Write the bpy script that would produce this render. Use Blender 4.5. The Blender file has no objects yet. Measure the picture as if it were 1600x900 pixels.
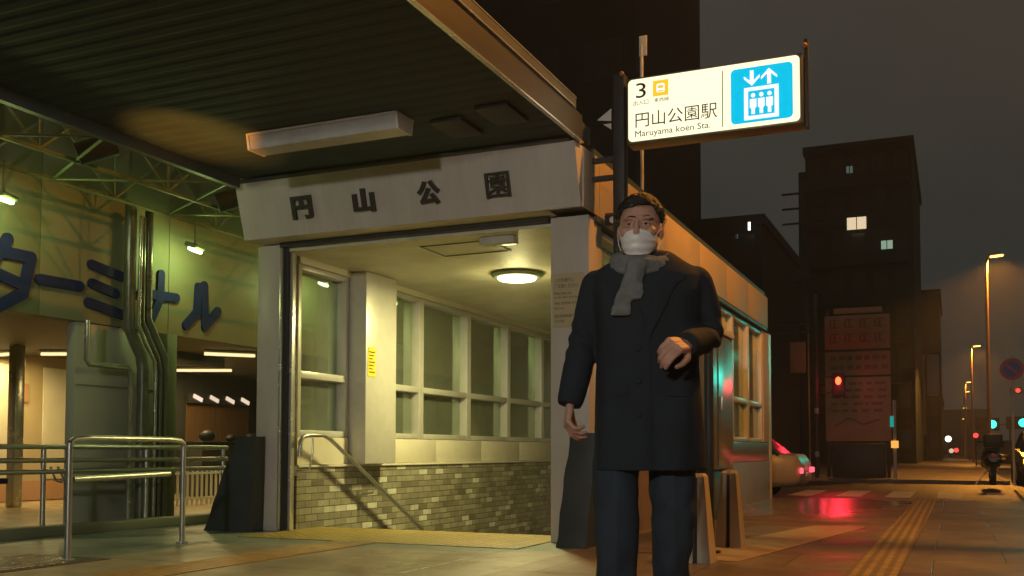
import bpy, bmesh, math, random
from mathutils import Vector, Matrix, noise
from mathutils.bvhtree import BVHTree

random.seed(7)
R = math.radians
S = bpy.context.scene
COL = S.collection

# ------------------------------------------------------------------ camera, world, exposure
cd = bpy.data.cameras.new('camera')
cam = bpy.data.objects.new('camera', cd); COL.objects.link(cam); S.camera = cam
cd.sensor_width = 36.0
cd.lens = 36.0 * 1565.82 / 1600.0
cd.shift_y = 183.23 / 1600.0
cd.clip_start = 0.05; cd.clip_end = 3000
yaw, pitch, roll = .4147, .0457, .002
fw = Vector((-math.sin(yaw) * math.cos(pitch), math.cos(yaw) * math.cos(pitch), math.sin(pitch)))
rt = Vector((math.cos(yaw), math.sin(yaw), 0)); up = rt.cross(fw)
r2 = rt * math.cos(roll) + up * math.sin(roll); u2 = -rt * math.sin(roll) + up * math.cos(roll)
mw = Matrix((r2, u2, -fw)).transposed().to_4x4(); mw.translation = (0, 0, .75)
cam.matrix_world = mw

W = bpy.data.worlds.new('World'); S.world = W; W.use_nodes = True
nt = W.node_tree; nt.nodes.clear()
out = nt.nodes.new('ShaderNodeOutputWorld')
sky = nt.nodes.new('ShaderNodeTexSky'); sky.sky_type = 'NISHITA'; sky.sun_disc = False
sky.sun_elevation = R(-4); sky.sun_rotation = R(200)
bg1 = nt.nodes.new('ShaderNodeBackground'); bg1.inputs[1].default_value = 0.05
nt.links.new(sky.outputs[0], bg1.inputs[0])
# city glow in the low cloud
tc = nt.nodes.new('ShaderNodeTexCoord')
nz = nt.nodes.new('ShaderNodeTexNoise'); nz.inputs['Scale'].default_value = 2.2; nz.inputs['Detail'].default_value = 4
nt.links.new(tc.outputs['Generated'], nz.inputs['Vector'])
cr = nt.nodes.new('ShaderNodeValToRGB')
cr.color_ramp.elements[0].position = .3; cr.color_ramp.elements[0].color = (.026, .028, .026, 1)
cr.color_ramp.elements[1].position = .75; cr.color_ramp.elements[1].color = (.048, .046, .038, 1)
nt.links.new(nz.outputs['Fac'], cr.inputs[0])
bg2 = nt.nodes.new('ShaderNodeBackground'); bg2.inputs[1].default_value = 1.0
nt.links.new(cr.outputs[0], bg2.inputs[0])
ad = nt.nodes.new('ShaderNodeAddShader')
nt.links.new(bg1.outputs[0], ad.inputs[0]); nt.links.new(bg2.outputs[0], ad.inputs[1])
nt.links.new(ad.outputs[0], out.inputs[0])

S.view_settings.view_transform = 'Standard'; S.view_settings.look = 'None'
S.view_settings.exposure = 0.0; S.view_settings.gamma = 1.0
S.view_settings.use_curve_mapping = False
try:
    S.cycles.use_denoising = True
    S.cycles.max_bounces = 8; S.cycles.transparent_max_bounces = 16
    S.cycles.sample_clamp_indirect = 3.0
    S.cycles.caustics_reflective = False; S.cycles.caustics_refractive = False
except Exception:
    pass

HAZE = .0017

# ------------------------------------------------------------------ materials
def nodes_of(name):
    m = bpy.data.materials.new(name); m.use_nodes = True
    n = m.node_tree; b = n.nodes['Principled BSDF']
    return m, n, b

def mat(name, col, rough=.5, metal=0., var=.12, scale=5., bump=0., bscale=60., spec=.5, rvar=.1, streak=None):
    m, n, b = nodes_of(name)
    b.inputs['Metallic'].default_value = metal
    b.inputs['Specular IOR Level'].default_value = spec
    t = n.nodes.new('ShaderNodeTexCoord')
    mp = n.nodes.new('ShaderNodeMapping')
    n.links.new(t.outputs['Object'], mp.inputs[0])
    if streak: mp.inputs['Scale'].default_value = streak
    z = n.nodes.new('ShaderNodeTexNoise'); z.inputs['Scale'].default_value = scale; z.inputs['Detail'].default_value = 6
    z.inputs['Roughness'].default_value = .65
    n.links.new(mp.outputs[0], z.inputs['Vector'])
    c = n.nodes.new('ShaderNodeValToRGB')
    c.color_ramp.elements[0].position = .3; c.color_ramp.elements[1].position = .7
    c.color_ramp.elements[0].color = tuple(v * (1 - var) for v in col) + (1,)
    c.color_ramp.elements[1].color = tuple(min(1, v * (1 + var)) for v in col) + (1,)
    n.links.new(z.outputs['Fac'], c.inputs[0]); n.links.new(c.outputs[0], b.inputs['Base Color'])
    mr = n.nodes.new('ShaderNodeMapRange')
    mr.inputs['To Min'].default_value = max(.02, rough - rvar); mr.inputs['To Max'].default_value = min(1, rough + rvar)
    n.links.new(z.outputs['Fac'], mr.inputs[0]); n.links.new(mr.outputs[0], b.inputs['Roughness'])
    if bump:
        z2 = n.nodes.new('ShaderNodeTexNoise'); z2.inputs['Scale'].default_value = bscale; z2.inputs['Detail'].default_value = 4
        n.links.new(t.outputs['Object'], z2.inputs['Vector'])
        bp = n.nodes.new('ShaderNodeBump'); bp.inputs['Strength'].default_value = bump; bp.inputs['Distance'].default_value = .01
        n.links.new(z2.outputs['Fac'], bp.inputs['Height']); n.links.new(bp.outputs[0], b.inputs['Normal'])
    return m

def emat(name, col, s):
    m = bpy.data.materials.new(name); m.use_nodes = True
    n = m.node_tree; n.nodes.clear()
    o = n.nodes.new('ShaderNodeOutputMaterial'); e = n.nodes.new('ShaderNodeEmission')
    e.inputs[0].default_value = (*col, 1); e.inputs[1].default_value = s
    n.links.new(e.outputs[0], o.inputs[0])
    return m

def math_node(n, op, a, b=None):
    q = n.nodes.new('ShaderNodeMath'); q.operation = op
    for i, v in enumerate((a, b)):
        if v is None: continue
        if isinstance(v, (int, float)): q.inputs[i].default_value = v
        else: n.links.new(v, q.inputs[i])
    return q.outputs[0]

def tiles(name, axes, w, h, stops, rough=.5, mortar=.06, offset=.5, mcol=(.12, .11, .09), bump=.4, spec=.5, wet=None, offs=(0, 0)):
    """cells of w x h on two object axes, a random tone from stops per cell, recessed joints"""
    m, n, b = nodes_of(name)
    b.inputs['Specular IOR Level'].default_value = spec
    t = n.nodes.new('ShaderNodeTexCoord'); s = n.nodes.new('ShaderNodeSeparateXYZ')
    n.links.new(t.outputs['Object'], s.inputs[0])
    A = math_node(n, 'ADD', s.outputs[axes[0]], offs[0]); B = math_node(n, 'ADD', s.outputs[axes[1]], offs[1])
    bv = math_node(n, 'DIVIDE', B, h); row = math_node(n, 'FLOOR', bv)
    sh = math_node(n, 'MULTIPLY', math_node(n, 'MODULO', math_node(n, 'ABSOLUTE', row), 2.0), offset)
    av = math_node(n, 'ADD', math_node(n, 'DIVIDE', A, w), sh); colx = math_node(n, 'FLOOR', av)
    cv = n.nodes.new('ShaderNodeCombineXYZ'); n.links.new(row, cv.inputs[0]); n.links.new(colx, cv.inputs[1])
    wn = n.nodes.new('ShaderNodeTexWhiteNoise'); wn.noise_dimensions = '3D'; n.links.new(cv.outputs[0], wn.inputs['Vector'])
    c = n.nodes.new('ShaderNodeValToRGB'); c.color_ramp.interpolation = 'LINEAR'
    els = c.color_ramp.elements
    els[0].position = stops[0][0]; els[0].color = (*stops[0][1], 1)
    els[1].position = stops[-1][0]; els[1].color = (*stops[-1][1], 1)
    for p, cc in stops[1:-1]:
        e = els.new(p); e.color = (*cc, 1)
    n.links.new(wn.outputs['Value'], c.inputs[0])
    fa = math_node(n, 'FRACT', av); fb = math_node(n, 'FRACT', bv)
    da = math_node(n, 'MULTIPLY', math_node(n, 'MINIMUM', fa, math_node(n, 'SUBTRACT', 1.0, fa)), w)
    db = math_node(n, 'MULTIPLY', math_node(n, 'MINIMUM', fb, math_node(n, 'SUBTRACT', 1.0, fb)), h)
    d = math_node(n, 'MINIMUM', da, db)
    mr = n.nodes.new('ShaderNodeMapRange'); mr.inputs['From Min'].default_value = mortar * .4; mr.inputs['From Max'].default_value = mortar
    n.links.new(d, mr.inputs[0])
    z = n.nodes.new('ShaderNodeTexNoise'); z.inputs['Scale'].default_value = 3.0; z.inputs['Detail'].default_value = 8; z.inputs['Roughness'].default_value = .7
    n.links.new(t.outputs['Object'], z.inputs['Vector'])
    zr = n.nodes.new('ShaderNodeMapRange'); zr.inputs['From Min'].default_value = .3; zr.inputs['From Max'].default_value = .7
    zr.inputs['To Min'].default_value = .62; zr.inputs['To Max'].default_value = 1.25
    n.links.new(z.outputs['Fac'], zr.inputs[0])
    mu = n.nodes.new('ShaderNodeMix'); mu.data_type = 'RGBA'; mu.blend_type = 'MIX'
    mu.inputs[6].default_value = (*mcol, 1)
    n.links.new(mr.outputs[0], mu.inputs[0]); n.links.new(c.outputs[0], mu.inputs[7])
    m2 = n.nodes.new('ShaderNodeVectorMath'); m2.operation = 'SCALE'
    n.links.new(mu.outputs[2], m2.inputs[0]); n.links.new(zr.outputs[0], m2.inputs['Scale'])
    n.links.new(m2.outputs[0], b.inputs['Base Color'])
    rr = n.nodes.new('ShaderNodeMapRange'); rr.inputs['From Min'].default_value = .35; rr.inputs['From Max'].default_value = .65
    rr.inputs['To Min'].default_value = rough - .12; rr.inputs['To Max'].default_value = rough + .15
    z3 = n.nodes.new('ShaderNodeTexNoise'); z3.inputs['Scale'].default_value = 1.1; z3.inputs['Detail'].default_value = 5
    n.links.new(t.outputs['Object'], z3.inputs['Vector']); n.links.new(z3.outputs['Fac'], rr.inputs[0])
    rout = rr.outputs[0]
    if wet:                        # a puddle: smooth where the distance to (x, y) is small
        (wx, wy, rx, ry) = wet
        ex = math_node(n, 'DIVIDE', math_node(n, 'SUBTRACT', s.outputs[0], wx), rx)
        ey = math_node(n, 'DIVIDE', math_node(n, 'SUBTRACT', s.outputs[1], wy), ry)
        dd = math_node(n, 'SQRT', math_node(n, 'ADD', math_node(n, 'MULTIPLY', ex, ex), math_node(n, 'MULTIPLY', ey, ey)))
        zz = math_node(n, 'MULTIPLY', math_node(n, 'SUBTRACT', z3.outputs['Fac'], .5), 1.6)
        dd = math_node(n, 'ADD', dd, zz)
        wm = n.nodes.new('ShaderNodeMapRange'); wm.inputs['From Min'].default_value = .7; wm.inputs['From Max'].default_value = 1.15
        wm.inputs['To Min'].default_value = 1.0; wm.inputs['To Max'].default_value = 0.0
        n.links.new(dd, wm.inputs[0])
        mx = n.nodes.new('ShaderNodeMix'); mx.data_type = 'FLOAT'
        n.links.new(wm.outputs[0], mx.inputs[0]); n.links.new(rout, mx.inputs[2]); mx.inputs[3].default_value = .22
        rout = mx.outputs[0]
    n.links.new(rout, b.inputs['Roughness'])
    bp = n.nodes.new('ShaderNodeBump'); bp.inputs['Strength'].default_value = bump; bp.inputs['Distance'].default_value = .006
    hsum = math_node(n, 'ADD', mr.outputs[0], math_node(n, 'MULTIPLY', z.outputs['Fac'], .5))
    n.links.new(hsum, bp.inputs['Height']); n.links.new(bp.outputs[0], b.inputs['Normal'])
    return m

def glass(name, tint=(.9, .95, .92), refl=1.0):
    m = bpy.data.materials.new(name); m.use_nodes = True
    n = m.node_tree; n.nodes.clear()
    o = n.nodes.new('ShaderNodeOutputMaterial'); tr = n.nodes.new('ShaderNodeBsdfTransparent'); tr.inputs[0].default_value = (*tint, 1)
    g = n.nodes.new('ShaderNodeBsdfGlossy'); g.inputs['Roughness'].default_value = .03; g.inputs[0].default_value = (.9, .95, .9, 1)
    f = n.nodes.new('ShaderNodeFresnel'); ge = n.nodes.new('ShaderNodeNewGeometry')
    n.links.new(math_node(n, 'SUBTRACT', 1.55, math_node(n, 'MULTIPLY', ge.outputs['Backfacing'], 1.55 - 1 / 1.55)), f.inputs[0])
    k = math_node(n, 'MULTIPLY', f.outputs[0], 1.6 * refl)
    x = n.nodes.new('ShaderNodeMixShader'); n.links.new(k, x.inputs[0]); n.links.new(tr.outputs[0], x.inputs[1]); n.links.new(g.outputs[0], x.inputs[2])
    df = n.nodes.new('ShaderNodeBsdfDiffuse'); df.inputs[0].default_value = (.36, .40, .30, 1)
    zt = n.nodes.new('ShaderNodeTexCoord'); zn = n.nodes.new('ShaderNodeTexNoise'); zn.inputs['Scale'].default_value = 1.7; zn.inputs['Detail'].default_value = 6
    n.links.new(zt.outputs['Object'], zn.inputs['Vector'])
    zr = n.nodes.new('ShaderNodeMapRange'); zr.inputs['From Min'].default_value = .3; zr.inputs['From Max'].default_value = .7
    zr.inputs['To Min'].default_value = .12; zr.inputs['To Max'].default_value = .26; n.links.new(zn.outputs['Fac'], zr.inputs[0])
    y = n.nodes.new('ShaderNodeMixShader'); n.links.new(zr.outputs[0], y.inputs[0]); n.links.new(x.outputs[0], y.inputs[1]); n.links.new(df.outputs[0], y.inputs[2])
    n.links.new(y.outputs[0], o.inputs[0])
    return m

def lines_mat(name, col, axis, period, rough=.5, depth=.6, groove=.12):
    m, n, b = nodes_of(name)
    b.inputs['Roughness'].default_value = rough
    t = n.nodes.new('ShaderNodeTexCoord'); s = n.nodes.new('ShaderNodeSeparateXYZ'); n.links.new(t.outputs['Object'], s.inputs[0])
    fr = math_node(n, 'FRACT', math_node(n, 'DIVIDE', s.outputs[axis], period))
    dd = math_node(n, 'MINIMUM', fr, math_node(n, 'SUBTRACT', 1.0, fr))
    mr = n.nodes.new('ShaderNodeMapRange'); mr.inputs['From Max'].default_value = groove; n.links.new(dd, mr.inputs[0])
    z = n.nodes.new('ShaderNodeTexNoise'); z.inputs['Scale'].default_value = 3; z.inputs['Detail'].default_value = 5
    n.links.new(t.outputs['Object'], z.inputs['Vector'])
    c = n.nodes.new('ShaderNodeValToRGB'); c.color_ramp.elements[0].position = .3; c.color_ramp.elements[1].position = .7
    c.color_ramp.elements[0].color = (*[v * .88 for v in col], 1); c.color_ramp.elements[1].color = (*[v * 1.08 for v in col], 1)
    n.links.new(z.outputs['Fac'], c.inputs[0]); n.links.new(c.outputs[0], b.inputs['Base Color'])
    bp = n.nodes.new('ShaderNodeBump'); bp.inputs['Strength'].default_value = depth; bp.inputs['Distance'].default_value = .01
    n.links.new(mr.outputs[0], bp.inputs['Height']); n.links.new(bp.outputs[0], b.inputs['Normal'])
    return m

def dots_mat(name, col, period, bars=False, bump=.9, rough=.45):
    m, n, b = nodes_of(name)
    b.inputs['Roughness'].default_value = rough
    t = n.nodes.new('ShaderNodeTexCoord'); s = n.nodes.new('ShaderNodeSeparateXYZ'); n.links.new(t.outputs['Object'], s.inputs[0])
    fx = math_node(n, 'SUBTRACT', math_node(n, 'FRACT', math_node(n, 'DIVIDE', s.outputs[0], period)), .5)
    fy = math_node(n, 'SUBTRACT', math_node(n, 'FRACT', math_node(n, 'DIVIDE', s.outputs[1], period)), .5)
    if bars: d = math_node(n, 'ABSOLUTE', fx)
    else: d = math_node(n, 'SQRT', math_node(n, 'ADD', math_node(n, 'MULTIPLY', fx, fx), math_node(n, 'MULTIPLY', fy, fy)))
    mr = n.nodes.new('ShaderNodeMapRange'); mr.inputs['From Min'].default_value = .18; mr.inputs['From Max'].default_value = .32
    mr.inputs['To Min'].default_value = 1; mr.inputs['To Max'].default_value = 0; n.links.new(d, mr.inputs[0])
    z = n.nodes.new('ShaderNodeTexNoise'); z.inputs['Scale'].default_value = 7; z.inputs['Detail'].default_value = 8; z.inputs['Roughness'].default_value = .7
    n.links.new(t.outputs['Object'], z.inputs['Vector'])
    c = n.nodes.new('ShaderNodeValToRGB'); c.color_ramp.elements[0].position = .32; c.color_ramp.elements[1].position = .62
    c.color_ramp.elements[0].color = (*[v * .45 for v in col], 1); c.color_ramp.elements[1].color = (*col, 1)
    n.links.new(z.outputs['Fac'], c.inputs[0])
    mx = n.nodes.new('ShaderNodeMix'); mx.data_type = 'RGBA'; n.links.new(math_node(n, 'ADD', math_node(n, 'MULTIPLY', mr.outputs[0], .75), .25), mx.inputs[0])
    mx.inputs[6].default_value = (*[v * .35 for v in col], 1); n.links.new(c.outputs[0], mx.inputs[7])
    n.links.new(mx.outputs[2], b.inputs['Base Color'])
    bp = n.nodes.new('ShaderNodeBump'); bp.inputs['Strength'].default_value = bump; bp.inputs['Distance'].default_value = .006
    n.links.new(mr.outputs[0], bp.inputs['Height']); n.links.new(bp.outputs[0], b.inputs['Normal'])
    return m

MT = {}
MT['panel'] = mat('white_panel', (.56, .525, .47), .45, var=.10, scale=4, bump=.05, bscale=9, streak=(1.6, 1, .22))
MT['panel_side'] = mat('orange_lit_side_panel', (.56, .45, .32), .62, var=.08, scale=2, bump=.05, bscale=7)  # warmer than the front panels: some orange street light is in the colour
MT['pillar'] = mat('pillar_paint', (.56, .52, .46), .4, var=.1, scale=3, bump=.05, bscale=12, streak=(1, 1, .3))
MT['cream'] = mat('cream_panel', (.72, .67, .52), .4, var=.06, scale=3)
MT['frame'] = mat('aluminium_frame', (.62, .60, .54), .38, .25, var=.06, scale=8)
MT['ceil'] = lines_mat('slatted_ceiling', (.62, .60, .46), 1, .10, .55)
MT['brick'] = tiles('glazed_mosaic_brick', (1, 2), .205, .068,
    [(0, (.17, .155, .10)), (.12, (.25, .23, .155)), (.6, (.32, .30, .20)), (.86, (.37, .35, .24)), (.92, (.55, .53, .39)), (1, (.70, .68, .55))],
    rough=.36, mortar=.006, mcol=(.12, .11, .075), bump=.5, offs=(20, 20))
MT['dark_metal'] = mat('dark_roof_metal', (.085, .10, .10), .5, .2, var=.15, scale=4)
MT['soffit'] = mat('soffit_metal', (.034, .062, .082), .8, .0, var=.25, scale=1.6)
MT['beam'] = mat('eave_metal', (.045, .042, .033), .5, .2, var=.2, scale=3, streak=(1, .3, 2))
MT['bright_edge'] = mat('bright_edge_metal', (.75, .74, .68), .25, .7, var=.05)
MT['letter_dark'] = mat('cast_letter_metal', (.075, .075, .065), .35, .5, var=.15, scale=20)
MT['steel'] = mat('brushed_steel', (.50, .50, .45), .34, .85, var=.04, scale=3, rvar=.03)
MT['black'] = mat('black_rubber', (.022, .026, .028), .55, var=.2, scale=6, bump=.08, bscale=20)
MT['navy_cover'] = mat('black_vinyl_cover', (.030, .038, .042), .5, var=.25, scale=4, bump=.2, bscale=7)
MT['glass'] = glass('window_glass')
MT['lampwhite'] = mat('lamp_housing', (.68, .66, .58), .4, var=.05)
MT['diffuser'] = mat('unlit_diffuser', (.50, .50, .47), .3, var=.15, scale=5)
MT['term_wall'] = mat('terminal_wall', (.19, .195, .115), .6, var=.12, scale=1.3, bump=.06, bscale=14)
MT['term_col'] = mat('terminal_column', (.36, .36, .28), .5, var=.12, scale=1.6, streak=(1, 1, .3))
MT['term_dark'] = mat('terminal_dark', (.055, .055, .05), .5, var=.2)
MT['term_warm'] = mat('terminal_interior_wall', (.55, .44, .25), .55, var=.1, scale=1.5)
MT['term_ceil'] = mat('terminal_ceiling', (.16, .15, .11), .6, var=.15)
MT['term_roof'] = mat('terminal_roof_sheet', (.42, .44, .26), .6, var=.15, scale=1.2)
MT['term_floor'] = tiles('terminal_floor', (0, 1), .4, .4, [(0, (.42, .30, .17)), (1, (.5, .37, .22))], .4, .006, 0, (.2, .15, .1), .2)
MT['blue'] = mat('blue_letter', (.010, .018, .095), .7, var=.2, scale=6, spec=.2)
MT['truss'] = mat('truss_steel', (.16, .20, .11), .5, .1, var=.2)
MT['pipe'] = mat('pipe_paint', (.12, .13, .09), .3, .35, var=.2, scale=3)
MT['conduit'] = mat('conduit_metal', (.40, .40, .32), .25, .7, var=.15)
MT['wood'] = mat('wood_panel', (.22, .12, .055), .45, var=.25, scale=3, streak=(6, 6, .4))
MT['asphalt'] = mat('asphalt', (.035, .034, .033), .5, var=.25, scale=8, bump=.35, bscale=140)
MT['kerb'] = mat('kerb_stone', (.24, .22, .20), .6, var=.2, scale=3, bump=.2, bscale=60)
MT['yellow'] = dots_mat('tactile_dots', (.62, .44, .09), .10)
MT['yellow_bar'] = dots_mat('tactile_bars', (.36, .25, .075), .075, True)
MT['yellow_worn'] = dots_mat('tactile_bars_worn', (.30, .21, .085), .075, True, .35, .7)
MT['paint_white'] = mat('worn_white_paint', (.5, .48, .44), .55, var=.4, scale=14)
MT['pave'] = tiles('sidewalk_paving', (0, 1), .9, .9,
    [(0, (.105, .085, .075)), (.5, (.125, .10, .086)), (1, (.15, .12, .10))], .50, .007, .5, (.06, .05, .045), .55, wet=(-1.1, 13.2, 1.5, 4.2), offs=(30, 30))
MT['pave_l'] = tiles('forecourt_paving', (0, 1), 1.2, 1.2,
    [(0, (.155, .18, .165)), (1, (.20, .225, .205))], .40, .010, 0, (.08, .08, .07), .4, offs=(30, 30))
MT['bld'] = mat('dark_building', (.020, .034, .042), .8, var=.15, scale=.4)
MT['bld2'] = mat('darker_building', (.015, .026, .033), .8, var=.15, scale=.4)
MT['bwin'] = mat('dark_window_glass', (.022, .027, .03), .3, var=.1)
MT['winlit'] = emat('lit_window_warm', (1, .78, .5), .85)
MT['winlit_g'] = emat('lit_window_green', (.62, .9, .66), .42)
MT['winlit_d'] = emat('lit_window_dim', (.6, .8, .7), .12)
MT['sodium'] = emat('sodium_lamp', (1, .52, .10), 6)
MT['white_em'] = emat('white_lamp', (1, .95, .8), 4)
MT['green_em'] = emat('signal_green', (.05, 1, .72), 2.6)
MT['red_em'] = emat('signal_red', (1, .03, .03), 4)
MT['red_hot'] = emat('signal_red_hot', (1, .07, .02), 6)
MT['amber_em'] = emat('amber_lamp', (1, .5, .03), 3)
MT['tail_em'] = emat('tail_lamp', (1, .08, .12), 2.6)
MT['mercury'] = emat('mercury_lamp', (.85, 1, .55), 5)
MT['tube_em'] = emat('warm_tube', (1, .78, .38), 1.3)
MT['entr_em'] = emat('entrance_lamp', (1, .93, .66), 7)
MT['sign_white'] = emat('backlit_sign_face', (1, .93, .62), 1.3)
MT['sign_teal'] = emat('backlit_sign_teal', (.0, .56, .85), 1.0)
MT['sign_figure'] = emat('backlit_sign_figure', (.93, 1, 1), 1.1)
MT['sign_ink'] = mat('sign_ink', (.03, .025, .015), .5)
MT['sign_faint'] = mat('sign_small_ink', (.10, .08, .04), .5)
MT['sign_yellow'] = emat('backlit_sign_yellow', (1, .62, .03), 1.0)
MT['sign_box'] = mat('sign_casing', (.16, .14, .08), .4, .4)
MT['paper'] = mat('notice_paper', (.50, .42, .24), .6, var=.08)
MT['paper_y'] = mat('yellow_notice', (.78, .62, .03), .5, var=.05)
MT['ink'] = mat('ink', (.05, .04, .04), .6)
MT['board'] = mat('board_face_lit_tint', (.50, .28, .16), .55, var=.12, scale=1.2)  # orange lamp light on the board is put into this base colour
MT['board_ink'] = mat('board_lettering', (.30, .15, .08), .6)
MT['white_paint'] = mat('white_car_paint', (.30, .26, .22), .4, var=.04)
MT['dark_paint'] = mat('dark_car_paint', (.02, .022, .024), .2, var=.1)
MT['silver_paint'] = mat('silver_car_paint', (.3, .29, .28), .3, .5, var=.05)
MT['tyre'] = mat('tyre', (.02, .02, .02), .8)
MT['cabinet'] = mat('glossy_cabinet', (.13, .13, .125), .25, .2, var=.1, scale=2, rvar=.03)
MT['red_sign'] = mat('red_ring', (.55, .03, .03), .4)
MT['blue_sign'] = mat('blue_disc', (.03, .06, .30), .4)
MT['bollard'] = mat('pale_bollard', (.50, .42, .31), .5, var=.12, scale=4, streak=(1, 1, .2))
MT['pole'] = mat('pale_pole', (.62, .58, .48), .45)
MT['coat'] = mat('navy_wool', (.016, .023, .029), .85, var=.18, scale=14, bump=.25, bscale=260, spec=.25)
MT['trouser'] = mat('dark_trousers', (.026, .038, .052), .8, var=.2, scale=9, bump=.15, bscale=200, spec=.25)
MT['scarf'] = mat('grey_scarf', (.165, .175, .165), .9, var=.2, scale=40, bump=.5, bscale=220, spec=.2)
MT['mask'] = mat('white_mask', (.80, .77, .74), .7, var=.03)
MT['skin'] = mat('skin', (.46, .255, .18), .5, var=.16, scale=22, bump=.05, bscale=200)
MT['hair'] = mat('black_hair', (.012, .011, .011), .45, var=.3, scale=60, bump=.6, bscale=90, streak=(1, .25, .25))
MT['eye'] = mat('eye_white', (.45, .42, .38), .25)
MT['iris'] = mat('dark_iris', (.012, .009, .007), .15)
MT['shoe'] = mat('black_leather', (.015, .014, .014), .35)
try:
    MT['skin'].node_tree.nodes['Principled BSDF'].inputs['Subsurface Weight'].default_value = .12
    MT['skin'].node_tree.nodes['Principled BSDF'].inputs['Subsurface Radius'].default_value = (.01, .004, .002)
except Exception:
    pass

# ------------------------------------------------------------------ mesh helpers
def world_loc(o):
    v = Vector((0, 0, 0))
    while o is not None:
        v += o.location; o = o.parent
    return v

class MB:
    def __init__(s): s.bm = bmesh.new()
    def box(s, x0, x1, y0, y1, z0, z1, bev=0., seg=2):
        M = Matrix.Translation(((x0 + x1) / 2, (y0 + y1) / 2, (z0 + z1) / 2)) @ Matrix.Diagonal((abs(x1 - x0), abs(y1 - y0), abs(z1 - z0), 1))
        return s.cube(M, bev, seg)
    def cube(s, M, bev=0., seg=2):
        r = bmesh.ops.create_cube(s.bm, size=1, matrix=M)
        if bev:
            es = set(e for v in r['verts'] for e in v.link_edges)
            bmesh.ops.bevel(s.bm, geom=list(es), offset=bev, segments=seg, affect='EDGES', profile=.5)
        return s
    def rbox(s, c, size, rx=0, ry=0, rz=0, bev=0.):
        from mathutils import Euler
        return s.cube(Matrix.Translation(c) @ Euler((rx, ry, rz)).to_matrix().to_4x4() @ Matrix.Diagonal((*size, 1)), bev)
    def bar(s, a, b, w, h, bev=0.):
        a = Vector(a); b = Vector(b); d = b - a
        q = d.to_track_quat('Y', 'Z').to_matrix().to_4x4()
        return s.cube(Matrix.Translation((a + b) / 2) @ q @ Matrix.Diagonal((w, d.length, h, 1)), bev)
    def tube(s, pts, r, n=10, caps=True, flat=None):
        pts = [Vector(p) for p in pts]
        rs = r if isinstance(r, (list, tuple)) else [r] * len(pts)
        rings = []; prev = None
        for i, p in enumerate(pts):
            t = (pts[min(i + 1, len(pts) - 1)] - pts[max(i - 1, 0)]).normalized()
            if prev is None:
                a = Vector((0, 0, 1)) if abs(t.z) < .9 else Vector((1, 0, 0))
                x = t.cross(a).normalized()
            else:
                x = (prev - t * prev.dot(t)).normalized()
            prev = x; y = t.cross(x)
            ry = rs[i] * (flat if flat else 1)
            rings.append([s.bm.verts.new(p + x * math.cos(k * 2 * math.pi / n) * rs[i] + y * math.sin(k * 2 * math.pi / n) * ry) for k in range(n)])
        for a, b in zip(rings, rings[1:]):
            for k in range(n): s.bm.faces.new((a[k], a[(k + 1) % n], b[(k + 1) % n], b[k]))
        if caps:
            s.bm.faces.new(rings[0][::-1]); s.bm.faces.new(rings[-1])
        return s
    def rings(s, rl, caps=True):
        vs = [[s.bm.verts.new(p) for p in r] for r in rl]; n = len(vs[0])
        for a, b in zip(vs, vs[1:]):
            for k in range(n): s.bm.faces.new((a[k], a[(k + 1) % n], b[(k + 1) % n], b[k]))
        if caps:
            s.bm.faces.new(vs[0][::-1]); s.bm.faces.new(vs[-1])
        return s
    def ball(s, c, r, seg=16, M=None):
        r = r if isinstance(r, (list, tuple)) else (r, r, r)
        m = Matrix.Translation(c) @ (M if M else Matrix.Identity(4)) @ Matrix.Diagonal((*r, 1))
        bmesh.ops.create_uvsphere(s.bm, u_segments=seg, v_segments=max(6, seg // 2), radius=1, matrix=m)
        return s
    def chain(s, pts, rs, n=12):
        """tapered tube with round ends"""
        s.tube(pts, rs, n)
        s.ball(pts[0], rs[0] * .995, 12); s.ball(pts[-1], rs[-1] * .995, 12)
        return s
    def cyl(s, a, b, r, n=20): return s.tube([a, b], r, n)
    def prism(s, pts, ext):
        ext = Vector(ext); a = [s.bm.verts.new(p) for p in pts]; b = [s.bm.verts.new(Vector(p) + ext) for p in pts]
        s.bm.faces.new(a[::-1]); s.bm.faces.new(b)
        n = len(a)
        for k in range(n): s.bm.faces.new((a[k], a[(k + 1) % n], b[(k + 1) % n], b[k]))
        return s
    def quad(s, *p):
        s.bm.faces.new([s.bm.verts.new(q) for q in p]); return s
    def mesh(s, name, me):
        me.transform(Matrix.Identity(4)); s.bm.from_mesh(me); return s
    def build(s, name, m, parent=None, smooth=True, ang=35, fix=True):
        if fix: bmesh.ops.recalc_face_normals(s.bm, faces=s.bm.faces)
        if parent is None:
            vs = [v.co for v in s.bm.verts]
            c = Vector(((min(v.x for v in vs) + max(v.x for v in vs)) / 2, (min(v.y for v in vs) + max(v.y for v in vs)) / 2, min(v.z for v in vs)))
        else: c = world_loc(parent)
        bmesh.ops.translate(s.bm, verts=s.bm.verts, vec=-c)
        me = bpy.data.meshes.new(name); s.bm.to_mesh(me); s.bm.free()
        if smooth:
            for p in me.polygons: p.use_smooth = True
            me.set_sharp_from_angle(angle=R(ang))
        if m is not None: me.materials.append(MT[m] if isinstance(m, str) else m)
        o = bpy.data.objects.new(name, me); COL.objects.link(o)
        if parent is None: o.location = c
        else: o.parent = parent
        return o

def tag(o, label=None, cat=None, group=None, kind=None):
    if label: o['label'] = label
    if cat: o['category'] = cat
    if group: o['group'] = group
    if kind: o['kind'] = kind
    return o

def thing(name, label, cat, loc=(0, 0, 0), group=None):
    o = bpy.data.objects.new(name, None); COL.objects.link(o); o.location = loc; o.empty_display_size = .2
    return tag(o, label, cat, group)

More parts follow.
